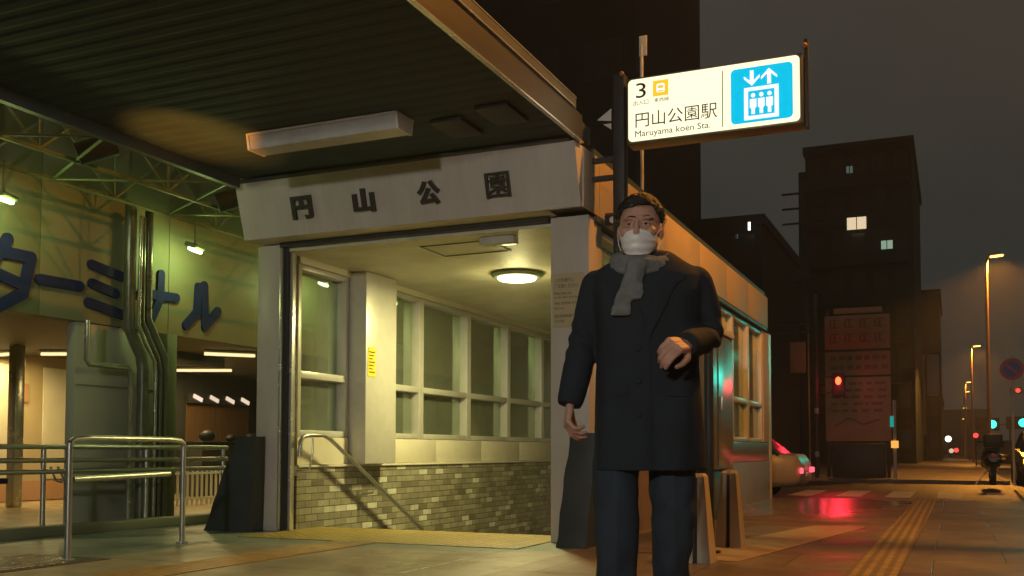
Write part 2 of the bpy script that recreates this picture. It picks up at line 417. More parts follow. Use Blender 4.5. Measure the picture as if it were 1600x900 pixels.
def dup(o, loc=None, rz=None, label=None):
    def cp(x, par):
        c = x.copy(); COL.objects.link(c)
        if par is not None: c.parent = par
        for ch in [q for q in bpy.data.objects if q.parent == x]: cp(ch, c)
        return c
    c = cp(o, None)
    if loc is not None: c.location = loc
    if rz is not None: c.rotation_euler = (0, 0, rz)
    if label: c['label'] = label
    return c

def light(kind, name, loc, power, col, size=.1, parent=None, rot=None, spot=None, blend=.5):
    d = bpy.data.lights.new(name, kind); d.energy = power; d.color = col
    if kind == 'AREA': d.shape = 'DISK'; d.size = size
    else: d.shadow_soft_size = size
    if kind == 'SPOT': d.spot_size = spot; d.spot_blend = blend
    o = bpy.data.objects.new(name, d); COL.objects.link(o)
    o.location = Vector(loc) - (world_loc(parent) if parent else Vector((0, 0, 0)))
    if rot: o.rotation_euler = rot
    if parent: o.parent = parent
    return o

def text_mesh(body, size, extrude=0., offset=0.):
    cu = bpy.data.curves.new('t', 'FONT'); cu.body = body; cu.size = size; cu.extrude = extrude; cu.offset = offset
    cu.resolution_u = 3
    o = bpy.data.objects.new('t', cu); COL.objects.link(o)
    dg = bpy.context.evaluated_depsgraph_get(); dg.update()
    me = bpy.data.meshes.new_from_object(o.evaluated_get(dg), depsgraph=dg)
    bpy.data.objects.remove(o); bpy.data.curves.remove(cu)
    return me

def place_text(name, body, size, origin, xdir, ydir, m, parent, extrude=.002, offset=0., center=False, fit=None, fith=None):
    """text with its lower left (or centre) at origin; fit = width in metres"""
    me = text_mesh(body, size, extrude, offset)
    xs = [v.co.x for v in me.vertices]; ys = [v.co.y for v in me.vertices]
    w = max(xs) - min(xs); h = max(ys) - min(ys)
    sx = fit / w if fit else 1.; sy = fith / h if fith else sx
    cx = (min(xs) + max(xs)) / 2 if center else min(xs); cy = (min(ys) + max(ys)) / 2 if center else min(ys)
    xd = Vector(xdir).normalized(); yd = Vector(ydir).normalized(); zd = xd.cross(yd)
    b = bmesh.new(); b.from_mesh(me); bpy.data.meshes.remove(me)
    for v in b.verts:
        p = v.co.copy()
        v.co = Vector(origin) + xd * (p.x - cx) * sx + yd * (p.y - cy) * sy + zd * p.z
    q = MB(); q.bm.free(); q.bm = b
    return q.build(name, m, parent, smooth=False, fix=False)

def evaluated(bm, mods):
    me = bpy.data.meshes.new('tmp'); bm.to_mesh(me); bm.free()
    o = bpy.data.objects.new('tmp', me); COL.objects.link(o)
    for kind, kw in mods:
        md = o.modifiers.new(kind, kind)
        for k, v in kw.items(): setattr(md, k, v)
    dg = bpy.context.evaluated_depsgraph_get(); dg.update()
    res = bpy.data.meshes.new_from_object(o.evaluated_get(dg), depsgraph=dg)
    bpy.data.objects.remove(o); bpy.data.meshes.remove(me)
    b = bmesh.new(); b.from_mesh(res); bpy.data.meshes.remove(res)
    q = MB(); q.bm.free(); q.bm = b
    return q

# ------------------------------------------------------------------ ground
HX0, HX1, HY0, HY1 = -5.75, -3.04, 8.32, 16.4         # the stairwell
def sheet(name, m, rects, z, thick=0., kind='structure'):
    b = MB()
    for (x0, x1, y0, y1) in rects:
        if thick: b.box(x0, x1, y0, y1, z - thick, z)
        else: b.quad((x0, y0, z), (x1, y0, z), (x1, y1, z), (x0, y1, z))
    o = b.build(name, m, None, smooth=False)
    o['kind'] = kind
    return o
sheet('ground', 'asphalt', [(-900, HX0 - .3, -900, 1500), (HX1 + .3, 900, -900, 1500), (HX0 - .3, HX1 + .3, -900, HY0), (HX0 - .3, HX1 + .3, HY1, 1500)], -.104)
sheet('forecourt', 'pave_l', [(-6.1, -2.62, -12, HY0), (-18, -6.1, -12, 25)], 0, .1)
sheet('sidewalk', 'pave', [(-2.62, 1.15, -12, 17.0)], 0, .1)
sheet('far_sidewalk', 'pave', [(-3.2, 1.15, 29.0, 300)], 0, .1)
sheet('station_footing', 'kerb', [(HX1, -2.62, HY0, 16.6)], -.002, .1)
b = MB()
for y in range(-12, 17): b.box(1.154, 1.33, y + .004, y + .996, -.1, .004, .012)
for y in range(29, 120): b.box(1.154, 1.33, y + .004, y + .996, -.1, .004, .012)
b.build('kerb', 'kerb')['kind'] = 'structure'
# road paint on the cross street
b = MB()
for k in range(9): b.box(-2.0 + k * .9 - 1, -2.0 + k * .9 - .55, 20.2, 23.2, -.104, -.099)
b.build('crosswalk_marking', 'paint_white', smooth=False)['kind'] = 'structure'
# tactile paving
def tact(name, m, x0, x1, y0, y1):
    b = MB(); b.box(x0, x1, y0, y1, 0.0, .005); b.build(name, m, smooth=False)['kind'] = 'structure'
tact('tactile_paving_threshold', 'yellow', -5.72, -3.06, 7.06, 8.30)
tact('tactile_paving_forecourt', 'yellow_bar', -4.72, -4.32, -2.0, 7.05)
b = MB()
for a, c in zip([(-.66, -2), (-.62, 6.5), (-.56, 14), (-.56, 17)], [(-.62, 6.5), (-.56, 14), (-.56, 17), None]):
    if c: b.prism([(a[0], a[1], .001), (a[0] + .30, a[1], .001), (c[0] + .30, c[1], .001), (c[0], c[1], .001)], (0, 0, .005))
b.build('tactile_paving_sidewalk', 'yellow_worn', smooth=False)['kind'] = 'structure'
# worn crossing strip of lighter slabs
b = MB()
b.prism([(-2.0, 6.9, .001), (-1.35, 6.9, .001), (-.80, 10.6, .001), (-1.3, 10.6, .001)], (0, 0, .003))
b.build('worn_paving_band', mat('worn_paving', (.27, .21, .15), .5, var=.3, scale=5), smooth=False)['kind'] = 'structure'
# stairs going down
b = MB()
for k in range(18):
    b.box(HX0 + .003, HX1 - .003, HY0 + .02 + k * .3, HY0 + .02 + (k + 1) * .3 - .002, -.17 * (k + 1) - .3, -.17 * (k + 1))
b.build('stairs', 'kerb', smooth=False)['kind'] = 'structure'

# ------------------------------------------------------------------ station entrance
ST = thing('station_entrance', 'cream subway entrance pavilion with four dark kanji on its tilted white fascia', 'subway entrance', (-4.4, 7.7, 0))
XL, XR = -6.03, -2.70
b = MB(); b.box(XL, -5.77, 7.69, 7.95, 0, 2.69, .012); b.build('column', 'pillar', ST)
b = MB(); b.box(-5.765, -5.70, 7.715, 7.80, 0.01, 2.66); b.build('shutter_guide', 'black', ST, smooth=False)
b = MB(); b.box(-5.697, -5.665, 7.74, 7.80, 0.01, 2.62, .004); b.build('guide_trim', 'bright_edge', ST)
b = MB(); b.box(-5.775, -5.745, 7.68, 7.713, 0.01, 2.66, .008); b.build('corner_trim', 'bright_edge', ST)
b = MB(); b.box(-3.04, XR, 7.69, 8.02, 0, 2.69, .012); b.build('column', 'pillar', ST)
# tilted front fascia
y_t, y_b, z_t, z_b, xf0, xf1 = 7.305, 7.45, 3.19, 2.70, -6.0, -2.665
b = MB()
b.prism([(xf0, y_t, z_t), (xf0, y_b, z_b), (xf0 + .02, 7.80, z_b), (xf0 + .02, 7.80, z_t)], (xf1 - xf0 - .02, 0, 0))
b.build('front_fascia', 'panel', ST, smooth=False)
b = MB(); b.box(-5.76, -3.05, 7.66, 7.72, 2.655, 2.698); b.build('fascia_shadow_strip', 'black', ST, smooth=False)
b = MB(); b.box(xf0 + .03, xf1 - .05, 7.27, 7.33, 3.192, 3.214); b.build('fascia_flashing', 'dark_metal', ST, smooth=False)
# raised letters on the fascia
tl = Vector((0, y_t - y_b, z_t - z_b)).normalized()
for ch, x in (('円', -5.30), ('山', -4.655), ('公', -4.015), ('園', -3.375)):
    zc = 2.925; yc = y_b + (y_t - y_b) * (zc - z_b) / (z_t - z_b)
    place_text('letter', ch, .22, (x, yc - .014, zc), (1, 0, 0), tl, 'letter_dark', ST, .018, .002 if ch == '園' else .009, True, .215, .205)
# side fascia in panels
seams = [7.47, 7.86, 8.6, 10.0, 11.5, 13.0, 14.5, 16.13]
for a, c in zip(seams, seams[1:]):
    b = MB(); b.box(-2.98, -2.665, a + .003, c - .003, 2.70, 3.188, .006); b.build('side_fascia_panel', 'panel_side', ST)
b = MB(); b.box(-2.97, -2.672, 7.815, 16.1, 2.655, 2.697); b.build('fascia_drip', 'dark_metal', ST, smooth=False)
# inner left wall
b = MB(); b.box(XL, HX0, 7.96, 16.4, -3.2, .585); b.build('brick_wall', 'brick', ST, smooth=False)
b = MB(); b.box(XL - .01, HX0 + .02, 7.96, 16.4, .588, .612, .004); b.build('wall_ledge', 'cream', ST)
b = MB()
ys = [7.97, 8.83]
b.box(XL, HX0 - .004, 7.97, 8.84, .615, .885); b.build('wall_panel', 'cream', ST); b = MB()
y = 9.51
while y < 16.3:
    b.box(XL, HX0 - .004, y + .003, min(y + 1.277, 16.4), .615, .885, .003); y += 1.28
b.build('wall_panel', 'cream', ST)
b = MB(); b.box(XL + .02, -5.56, 8.87, 9.49, .614, 2.62, .008); b.build('wall_post', 'frame', ST)
def window(y0, y1, x0, x1, z0, z1, zm, inward):
    """framed window in a wall plane of constant x, with a transom and two lights"""
    f = MB(); t = .055
    f.box(x0, x1, y0, y0 + t, z0, z1, .006); f.box(x0, x1, y1 - t, y1, z0, z1, .006)
    f.box(x0 + .004, x1 - .004, y0 + t, y1 - t, z0, z0 + .06, .005); f.box(x0 + .004, x1 - .004, y0 + t, y1 - t, z1 - .05, z1, .005)
    f.box(x0 + .002, x1 - .002, y0 + t, y1 - t, zm - .035, zm + .035, .006)
    fr = f.build('window', 'frame', ST)
    xc = (x0 + x1) / 2
    g = MB(); g.box(xc - .004, xc + .004, y0 + t - .01, y1 - t + .01, z0 + .05, z1 - .04); g.build('pane', 'glass', fr, smooth=False)
window(7.97, 8.85, XL + .05, HX0 - .01, .89, 2.56, 1.49, 1)
wy = [9.53, 10.42, 11.70, 12.98, 14.26, 15.54, 16.38]
for a, c in zip(wy, wy[1:]): window(a + .002, c - .002, XL + .05, HX0 - .01, .89, 2.56, 1.47, 1)
b = MB(); b.box(XL, HX0 + .01, 7.96, 16.4, 2.563, 2.66); b.build('window_header', 'cream', ST, smooth=False)
# ceiling and roof
b = MB(); b.box(HX0 + .012, -3.0, 7.73, 16.38, 2.625, 2.652); b.build('ceiling', 'ceil', ST, smooth=False)
b = MB()
for (x0, x1, y0, y1) in ((-4.45, -3.75, 8.0, 8.012), (-4.45, -3.75, 8.488, 8.5), (-4.45, -4.438, 8.0, 8.5), (-3.762, -3.75, 8.0, 8.5)):
    b.box(x0, x1, y0, y1, 2.616, 2.6245)
b.build('access_hatch', 'truss', ST, smooth=False)
b = MB(); b.box(-3.78, -3.45, 7.86, 7.98, 2.555, 2.624, .01); b.build('exit_light_box', 'diffuser', ST)
b = MB(); b.box(-5.97, -2.70, 7.81, 16.1, 3.19, 3.27); b.build('roof', 'dark_metal', ST, smooth=False)
# right wall
b = MB(); b.box(-3.03, XR, 8.025, 16.4, -3.2, .60, .01); b.build('outer_wall', mat('outer_base_tile', (.24, .17, .105), .55, var=.2, scale=5), ST)
b = MB(); b.box(-3.03, XR - .004, 8.025, 16.4, .603, .885, .008); b.build('outer_panel', 'cabinet', ST)
yr = [8.03, 9.2, 10.4, 11.6, 12.75, 13.62, 14.75, 15.9]
for a, c in zip(yr, yr[1:]): window(a + .002, c - .002, -2.86, -2.72, .89, 2.63, 1.47, 1)
b = MB(); b.box(-3.02, XR, 15.905, 16.4, .89, 2.65, .02); b.build('column', 'panel_side', ST)
b = MB(); b.box(XL, XR, 16.403, 16.6, -3.2, 2.65); b.build('end_wall', 'cream', ST, smooth=False)
# canopy running out over the forecourt
cx0, cx1, cy0, cy1 = -5.93, -2.68, 3.3, 7.70
b = MB()
n = int((cy1 - cy0) / .15); pr_ = [(0, 0), (.03, .0), (.055, .005), (.095, .005), (.12, 0), (.15, 0)]
prof = []
for k in range(n):
    for (dy, dz) in pr_[:-1]: prof.append((cy0 + k * .15 + dy, 3.225 + dz))
prof.append((cy0 + n * .15, 3.225))
va = [b.bm.verts.new((cx0 + .03, p[0], p[1])) for p in prof]; vb = [b.bm.verts.new((cx1 - .02, p[0], p[1])) for p in prof]
for k in range(len(prof) - 1): b.bm.faces.new((va[k], va[k + 1], vb[k + 1], vb[k]))
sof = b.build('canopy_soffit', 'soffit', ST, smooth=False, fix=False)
b = MB(); b.box(cx0, cx1 - .01, cy0, cy1, 3.26, 3.40); b.build('canopy_roof', 'dark_metal', ST, smooth=False)
b = MB(); b.box(cx1 - .012, cx1 + .02, cy0 - .02, 7.42, 3.205, 3.42); b.build('canopy_edge_beam', 'beam', ST, smooth=False)
b = MB(); b.box(cx1 + .0, cx1 + .034, cy0 - .02, 7.42, 3.196, 3.206); b.box(cx1 + .018, cx1 + .036, cy0 - .02, 7.2, 3.422, 3.434)
b.build('canopy_edge_trim', 'bright_edge', ST, smooth=False)
b = MB(); b.box(cx1 - .06, cx1 + .012, cy0 - .02, 7.3, 3.436, 3.52); b.build('canopy_gutter', 'dark_metal', ST, smooth=False)
b = MB(); b.box(cx1 + .004, cx1 + .016, cy0 - .02, 7.3, 3.522, 3.530); b.build('gutter_trim', 'bright_edge', ST, smooth=False)
b = MB(); b.box(cx0 - .03, cx0 + .03, cy0 - .02, 7.25, 3.135, 3.42); b.build('canopy_side_trim', 'dark_metal', ST, smooth=False)
b = MB(); b.box(cx0, cx1 - .015, cy0 - .05, cy0 - .002, 3.19, 3.42); b.build('canopy_front_beam', 'dark_metal', ST, smooth=False)
for (x, y) in ((-3.42, 6.72), (-2.98, 6.58)):
    b = MB(); b.box(x - .13, x + .13, y - .2, y + .2, 3.195, 3.224, .006); b.build('recessed_panel', 'black', ST)

# things fixed to the pavilion
t = thing('fluorescent_fixture', 'long unlit white box light hung under the dark canopy above the fascia', 'light fixture', (-4.34, 6.355, 3.09))
b = MB(); b.prism([(-5.02, 6.23, 3.222), (-5.02, 6.255, 3.10), (-5.02, 6.455, 3.10), (-5.02, 6.48, 3.222)], (.02, 0, 0)); b.build('end_cap', 'lampwhite', t, smooth=False)
b = MB(); b.prism([(-3.68, 6.23, 3.222), (-3.68, 6.255, 3.10), (-3.68, 6.455, 3.10), (-3.68, 6.48, 3.222)], (.02, 0, 0)); b.build('end_cap', 'lampwhite', t, smooth=False)
b = MB(); b.prism([(-4.998, 6.24, 3.205), (-4.998, 6.265, 3.105), (-4.998, 6.445, 3.105), (-4.998, 6.47, 3.205)], (1.316, 0, 0)); b.build('diffuser', 'diffuser', t, smooth=False)
b = MB(); b.box(-4.998, -3.682, 6.228, 6.482, 3.207, 3.223); b.build('housing', 'lampwhite', t, smooth=False)

t = thing('ceiling_lamp', 'round lit ceiling lamp glowing inside the subway entrance', 'ceiling lamp', (-4.18, 9.62, 2.624))
b = MB(); b.tube([(-4.18, 9.62, 2.624), (-4.18, 9.62, 2.60), (-4.18, 9.62, 2.575)], [.27, .28, .25], 40); b.build('rim', 'truss', t)
b = MB(); b.tube([(-4.18, 9.62, 2.573), (-4.18, 9.62, 2.55), (-4.18, 9.62, 2.54)], [.21, .19, .12], 40); b.build('diffuser', 'entr_em', t)
light('AREA', 'entrance_light', (-4.18, 9.62, 2.53), 120, (1, .88, .36), .36, t)
light('POINT', 'entrance_spill', (-4.18, 9.62, 2.40), 14, (1, .88, .36), .12, t)

t = thing('handrail', 'bent steel handrail descending along the brick wall beside the stairs', 'handrail', (-5.66, 7.95, .5))
b = MB(); b.tube([(-5.60, 7.80, .70), (-5.60, 7.80, .83), (-5.60, 7.84, .88), (-5.60, 7.92, .895), (-5.60, 8.18, .90), (-5.60, 8.30, .86), (-5.60, 10.3, -.22), (-5.60, 12.5, -1.4)], .021, 12); b.build('rail', 'steel', t)
for (y, z) in ((8.0, .87), (9.1, .38), (10.6, -.42)):
    b = MB(); b.tube([(-5.60, y, z), (-5.60, y, z - .14), (-5.62, y - .02, z - .30), (-5.748, y - .05, z - .31)] if y < 8.5 else [(-5.60, y, z), (-5.60, y, z - .07), (-5.748, y, z - .09)], .010, 8)
    b.box(-5.752, -5.742, y - .09, y - .01, z - .36 if y < 8.5 else z - .13, z - .27 if y < 8.5 else z - .05); b.build('bracket', 'steel', t)

t = thing('notice_sticker', 'small yellow notice with dark text stuck on the white post between windows', 'notice', (-5.557, 8.98, 1.52))
b = MB(); b.box(-5.5595, -5.556, 8.905, 9.055, 1.525, 1.83); b.build('sheet', 'paper_y', t, smooth=False)
b = MB()
for k in range(7): b.box(-5.5558, -5.555, 8.925, 9.035 - .02 * (k % 3), 1.775 - k * .035, 1.787 - k * .035)
b.build('text_lines', 'ink', t, smooth=False)

t = thing('paper_notice', 'tan paper notice with lines of Japanese and Korean text on the right pillar', 'notice', (-2.875, 7.684, 1.77))
b = MB(); b.box(-3.018, -2.735, 7.682, 7.688, 1.77, 2.215, .001); b.build('sheet', 'paper', t, smooth=False)
yy = 7.6815
for txt, z, w, h in (('この先通行に', 2.145, .17, .032), ('ご注意ください', 2.095, .21, .034), ('Please take care', 2.042, .15, .02), ('on the stairs and slope', 2.005, .22, .022),
                     ('계단 통행에 주의', 1.955, .2, .024), ('하십시오', 1.915, .09, .022), ('请注意楼梯通行 安全', 1.85, .23, .026), ('小心行走', 1.81, .09, .022)):
    place_text('text_line', txt, .03, (-3.0, yy, z), (1, 0, 0), (0, 0, 1), 'ink', t, .0005, 0, False, w, h)
t = thing('call_button', 'small pale switch box on the right pillar beside the man', 'switch', (-2.94, 7.68, 1.2))
b = MB(); b.box(-2.965, -2.925, 7.672, 7.69, 1.17, 1.255, .004); b.build('plate', 'lampwhite', t)
b = MB(); b.box(-2.955, -2.935, 7.667, 7.671, 1.19, 1.215, .002); b.build('button', 'black', t)

t = thing('security_camera', 'small dark security camera under the orange lit side fascia', 'camera', (-2.6, 8.05, 2.62))
b = MB(); b.rbox((-2.58, 8.0, 2.70), (.09, .2, .09), .2, 0, -.2, .015); b.build('body', 'black', t)
b = MB(); b.cyl((-2.565, 7.90, 2.675), (-2.56, 7.885, 2.672), .028, 16); b.build('lens', 'lampwhite', t)
b = MB(); b.box(-2.665, -2.60, 8.0, 8.03, 2.72, 2.76); b.build('bracket', 'black', t, smooth=False)

# black sloping covers against the pillars
def cover(xa, xb, xc, xd, y0, y1, ztop, label):
    b = MB()
    for (z, l, r) in ((0, xa, xd),): pass
    n = 10; rl = []
    for k in range(n + 1):
        f = k / n; z = ztop * f
        l = xa + (xb - xa) * f; r = xd + (xc - xd) * f
        w = .006 * math.sin(f * 17) ; g = .01 * math.sin(f * 9)
        rl.append([(l + w, y0 + g, z), ((l + r) / 2, y0 - .012 + w, z), (r, y0 + w, z), (r, y1, z), ((l + r) / 2, y1, z), (l + w, y1, z)])
    b.rings(rl)
    o = b.build('barrier_cover', 'navy_cover', None, ang=50)
    return tag(o, label, 'barrier cover')
cover(-6.47, -6.10, -5.90, -5.915, 7.50, 7.66, .88, 'black sloping cover leaning at the left column of the entrance')
cover(-2.84, -2.72, -2.50, -2.60, 7.30, 7.60, .89, 'black sloping cover at the right pillar behind the man')

t = thing('floodlight', 'unseen amber floodlight added to throw an orange patch on the canopy', 'floodlight', (-5.25, 2.7, 0))  # lamp out of view, added to make the orange patch on the soffit
b = MB(); b.box(-5.37, -5.13, 2.6, 2.8, 0, .03, .005); b.build('base', 'black', t)
b = MB(); b.rbox((-5.25, 2.68, .16), (.22, .12, .18), R(-35), 0, 0, .02); b.build('housing', 'black', t)
b = MB(); b.rbox((-5.25, 2.735, .205), (.18, .01, .14), R(-35), 0, 0, .003); b.build('lens', 'sodium', t)
dv = Vector((-5.42, 6.15, 3.22)) - Vector((-5.25, 2.8, .26))
light('SPOT', 'added_flood_beam', (-5.25, 2.8, .26), 1700, (1, .36, .045), .03, t, dv.to_track_quat('-Z', 'Y').to_euler(), R(15), 1.0)
# pale scuffs worn into the forecourt
sm = mat('chalky_scuff', (.52, .50, .42), .7, var=.1)
n_ = sm.node_tree; tcn = n_.nodes.new('ShaderNodeTexCoord'); mpn = n_.nodes.new('ShaderNodeMapping'); mpn.inputs['Scale'].default_value = (1.2, 4.5, 1)
nn = n_.nodes.new('ShaderNodeTexNoise'); nn.inputs['Scale'].default_value = 2.6; nn.inputs['Detail'].default_value = 9; nn.inputs['Roughness'].default_value = .75
n_.links.new(tcn.outputs['Object'], mpn.inputs[0]); n_.links.new(mpn.outputs[0], nn.inputs['Vector'])
mrn = n_.nodes.new('ShaderNodeMapRange'); mrn.inputs['From Min'].default_value = .52; mrn.inputs['From Max'].default_value = .66; n_.links.new(nn.outputs['Fac'], mrn.inputs[0])
gx = n_.nodes.new('ShaderNodeTexGradient'); gx.gradient_type = 'SPHERICAL'; mg = n_.nodes.new('ShaderNodeMapping'); mg.inputs['Scale'].default_value = (1.0, 1.0, 1)
n_.links.new(tcn.outputs['Object'], mg.inputs[0]); n_.links.new(mg.outputs[0], gx.inputs[0])
gm = n_.nodes.new('ShaderNodeMapRange'); gm.inputs['From Max'].default_value = .5; n_.links.new(gx.outputs['Fac'], gm.inputs[0])
n_.links.new(math_node(n_, 'MULTIPLY', math_node(n_, 'MULTIPLY', mrn.outputs[0], gm.outputs[0]), .65), n_.nodes['Principled BSDF'].inputs['Alpha'])
b = MB(); b.quad((-4.2, 5.3, .0025), (-2.64, 5.3, .0025), (-2.64, 7.04, .0025), (-4.2, 7.04, .0025)); b.build('worn_marking', sm, smooth=False)['kind'] = 'structure'

# pale pole and sign
t = thing('roof_pole', 'thin pale pole with a small flag shaped head rising from the pavilion roof', 'pole', (-2.72, 9.3, 3.19))
b = MB(); b.cyl((-2.72, 9.3, 3.19), (-2.72, 9.3, 4.72), .017, 10); b.build('shaft', 'pole', t)
b = MB(); b.box(-2.745, -2.665, 9.29, 9.31, 4.60, 4.80, .006); b.build('flag', 'pole', t)

SG = thing('station_sign', 'glowing white station sign numbered 3 with a blue elevator pictogram', 'sign', (-2.45, 7.62, 2.7))
sx0, sx1, sz0, sz1, sy = -2.335, -1.005, 3.215, 3.715, 7.60
Wd, Hd = sx1 - sx0, sz1 - sz0
b = MB(); b.box(sx0 - .02, sx1 + .02, sy + .004, sy + .20, sz0 - .02, sz1 + .02, .02); b.build('casing', 'sign_box', SG)
b = MB()
cr_ = .035; pts = []
for (cx, cz, a0) in ((sx1 - cr_, sz1 - cr_, 0), (sx0 + cr_, sz1 - cr_, 90), (sx0 + cr_, sz0 + cr_, 180), (sx1 - cr_, sz0 + cr_, 270)):
    for k in range(7):
        a = R(a0 + k * 15); pts.append((cx + cr_ * math.cos(a), sy, cz + cr_ * math.sin(a)))
b.prism(pts, (0, .006, 0)); face = b.build('sign_face', 'sign_white', SG, smooth=False)
b = MB(); b.box(sx0 - .145, sx0 - .045, sy + .04, sy + .14, 2.2, 3.80, .01); b.build('post', 'black', SG)
b = MB(); b.box(sx1 + .025, sx1 + .055, sy + .06, sy + .12, sz0 - .04, sz1 + .14, .006); b.build('end_bracket', 'black', SG)
for x in (sx0 - .06, sx1 + .035):
    b = MB(); b.ball((x, sy + .02, sz1 + .07), .022, 12); b.build('bolt_cap', 'board_ink', SG)
b = MB()
b.prism([(sx0 - .15, sy + .02, sz0 + .30), (sx0 - .27, sy + .02, sz0 + .22), (sx0 - .15, sy + .02, sz0 + .20)], (0, .01, 0)); b.prism([(sx0 - .15, sy + .02, sz0 + .18), (sx0 - .22, sy + .02, sz0 + .18), (sx0 - .15, sy + .02, sz0 + .13)], (0, .01, 0))
b.build('arrow_plate', 'lampwhite', SG, smooth=False)
for z in (2.95, 3.1):
    b = MB(); b.box(sx0 - .36, sx0 - .147, sy + .07, sy + .11, z, z + .04); b.build('wall_arm', 'black', SG, smooth=False)
def sp(u, v, d=0.): return (sx0 + u * Wd, sy - .0015 - d, sz0 + v * Hd)
def srect(name, u0, u1, v0, v1, m, d=0., r=0.):
    q = MB()
    if r:
        pts = []; a0s = ((u1 * Wd - r, v1 * Hd - r, 0), (u0 * Wd + r, v1 * Hd - r, 90), (u0 * Wd + r, v0 * Hd + r, 180), (u1 * Wd - r, v0 * Hd + r, 270))
        for (cx, cz, a0) in a0s:
            for k in range(6):
                a = R(a0 + k * 18); pts.append((sx0 + cx + r * math.cos(a), sy - .0015 - d, sz0 + cz + r * math.sin(a)))
        q.prism(pts, (0, .0012, 0))
    else:
        q.prism([sp(u0, v0, d), sp(u1, v0, d), sp(u1, v1, d), sp(u0, v1, d)], (0, .0012, 0))
    return q.build(name, m, SG, smooth=False)
def stext(name, txt, u0, u1, v0, v1, m, off=0.):
    return place_text(name, txt, .1, sp(u0, v0), (1, 0, 0), (0, 0, 1), m, SG, .0006, off, False, (u1 - u0) * Wd, (v1 - v0) * Hd)
stext('number', '3', .048, .110, .69, .93, 'sign_ink', .0)
srect('metro_icon', .153, .247, .68, .93, 'sign_yellow')
srect('metro_icon_train', .175, .225, .735, .875, 'sign_figure', .002, .012)
srect('metro_icon_window', .183, .217, .80, .845, 'sign_yellow', .004)
srect('metro_icon_wheel', .183, .217, .745, .765, 'sign_yellow', .004)
stext('small_text', '出入口', .032, .125, .575, .655, 'sign_faint')
stext('small_text', '東西線', .160, .250, .585, .650, 'sign_faint')
stext('station_name', '円山公園駅', .045, .535, .215, .455, 'sign_ink', .0)
stext('romaji', 'Maruyama koen Sta.', .043, .495, .035, .165, 'sign_ink')
srect('divider', .564, .569, .05, .93, 'sign_ink')
srect('elevator_icon', .615, .962, .065, .915, 'sign_teal', 0, .035)
def arrow(u, up_):
    q = MB(); v0, v1 = .625, .865
    a, e = (v0, v1) if up_ else (v1, v0); s = 1 if up_ else -1
    k = Hd / Wd
    q.prism([sp(u - .011, a, .002), sp(u + .011, a, .002), sp(u + .011, e - s * .05, .002), sp(u - .011, e - s * .05, .002)], (0, .0012, 0))
    q.prism([sp(u, e, .004), sp(u - .045, e - s * .12, .004), sp(u - .045, e - s * .165, .004), sp(u, e - s * .055, .004), sp(u + .045, e - s * .165, .004), sp(u + .045, e - s * .12, .004)], (0, .0012, 0))
    q.build('arrow', 'sign_figure', SG, smooth=False)
arrow(.735, False); arrow(.832, True)
srect('elevator_frame', .690, .885, .105, .605, 'sign_figure', .002)
srect('elevator_inside', .714, .861, .165, .545, 'sign_teal', .004)
for u in (.742, .788, .834):
    q = MB()
    cz = sz0 + .475 * Hd; cx = sx0 + u * Wd
    q.prism([(cx + .0175 * math.cos(k * R(30)), sy - .0075, cz + .0175 * math.sin(k * R(30))) for k in range(12)], (0, .0012, 0))
    q.prism([sp(u - .019, .42, .007), sp(u - .019, .29, .007), sp(u - .010, .27, .007), sp(u - .010, .185, .007), sp(u + .010, .185, .007), sp(u + .010, .27, .007), sp(u + .019, .29, .007), sp(u + .019, .42, .007)], (0, .0012, 0))
    q.build('figure', 'sign_figure', SG, smooth=False)
#light('AREA', 'sign_glow', ((sx0 + sx1) / 2, sy - .03, (sz0 + sz1) / 2), 9, (1, .92, .62), .5, SG, (R(90), 0, 0))

# ------------------------------------------------------------------ bus terminal
TB = thing('terminal_building', 'bus terminal hall with big dark blue katakana on its pale wall', 'building', (-9, 9, 0))
wx = -7.98
b = MB()
for a, c in ((1.0, 3.9), (3.9, 6.9), (6.9, 8.62), (8.62, 11.0), (11, 14), (14, 18)): b.box(wx - .17, wx, a + .004, c - .004, 2.04, 4.34, .004)
b.build('letter_wall', 'term_wall', TB)
b = MB(); b.box(-8.12, wx - .02, 7.36, 8.50, 0, 2.036, .006); b.build('column', 'term_col', TB)
b = MB(); b.box(-8.12, wx + .10, 8.51, 8.66, 0, 2.036, .006); b.build('pilaster', 'term_wall', TB)
b = MB(); b.box(wx - .018, wx - .012, 7.37, 8.49, 1.40, 1.412); b.build('joint', 'truss', TB, smooth=False)
def stroke(pts, r):
    q = MB(); d = .026
    for a, c in zip(pts, pts[1:]):
        a = Vector((a[0], a[1])); c = Vector((c[0], c[1])); t_ = (c - a).normalized(); ang = math.atan2(t_.y, t_.x)
        poly = []
        for k in range(9):
            th = ang + R(90) + k * R(180) / 8; poly.append(a + Vector((math.cos(th), math.sin(th))) * r)
        for k in range(9):
            th = ang - R(90) + k * R(180) / 8; poly.append(c + Vector((math.cos(th), math.sin(th))) * r)
        q.prism([(wx + .002, p.x, p.y) for p in poly], (d + random.uniform(0, .004), 0, 0))
    return q
def word(strokes):
    q = MB()
    for pts, r in strokes:
        s_ = stroke(pts, r); me = bpy.data.meshes.new('x'); s_.bm.to_mesh(me); s_.bm.free(); q.bm.from_mesh(me); bpy.data.meshes.remove(me)
    q.build('letter', 'blue', TB, smooth=False)
word([([(6.52, 2.70), (6.26, 2.26)], .056), ([(6.46, 2.57), (6.78, 2.57), (6.70, 2.22), (6.29, 1.97)], .056), ([(6.38, 2.37), (6.72, 2.29)], .054)])
word([([(6.89, 2.38), (7.36, 2.385)], .053)])
word([([(7.51, 2.63), (7.92, 2.57)], .051), ([(7.52, 2.44), (7.83, 2.38)], .051), ([(7.48, 2.24), (7.95, 2.17)], .051)])
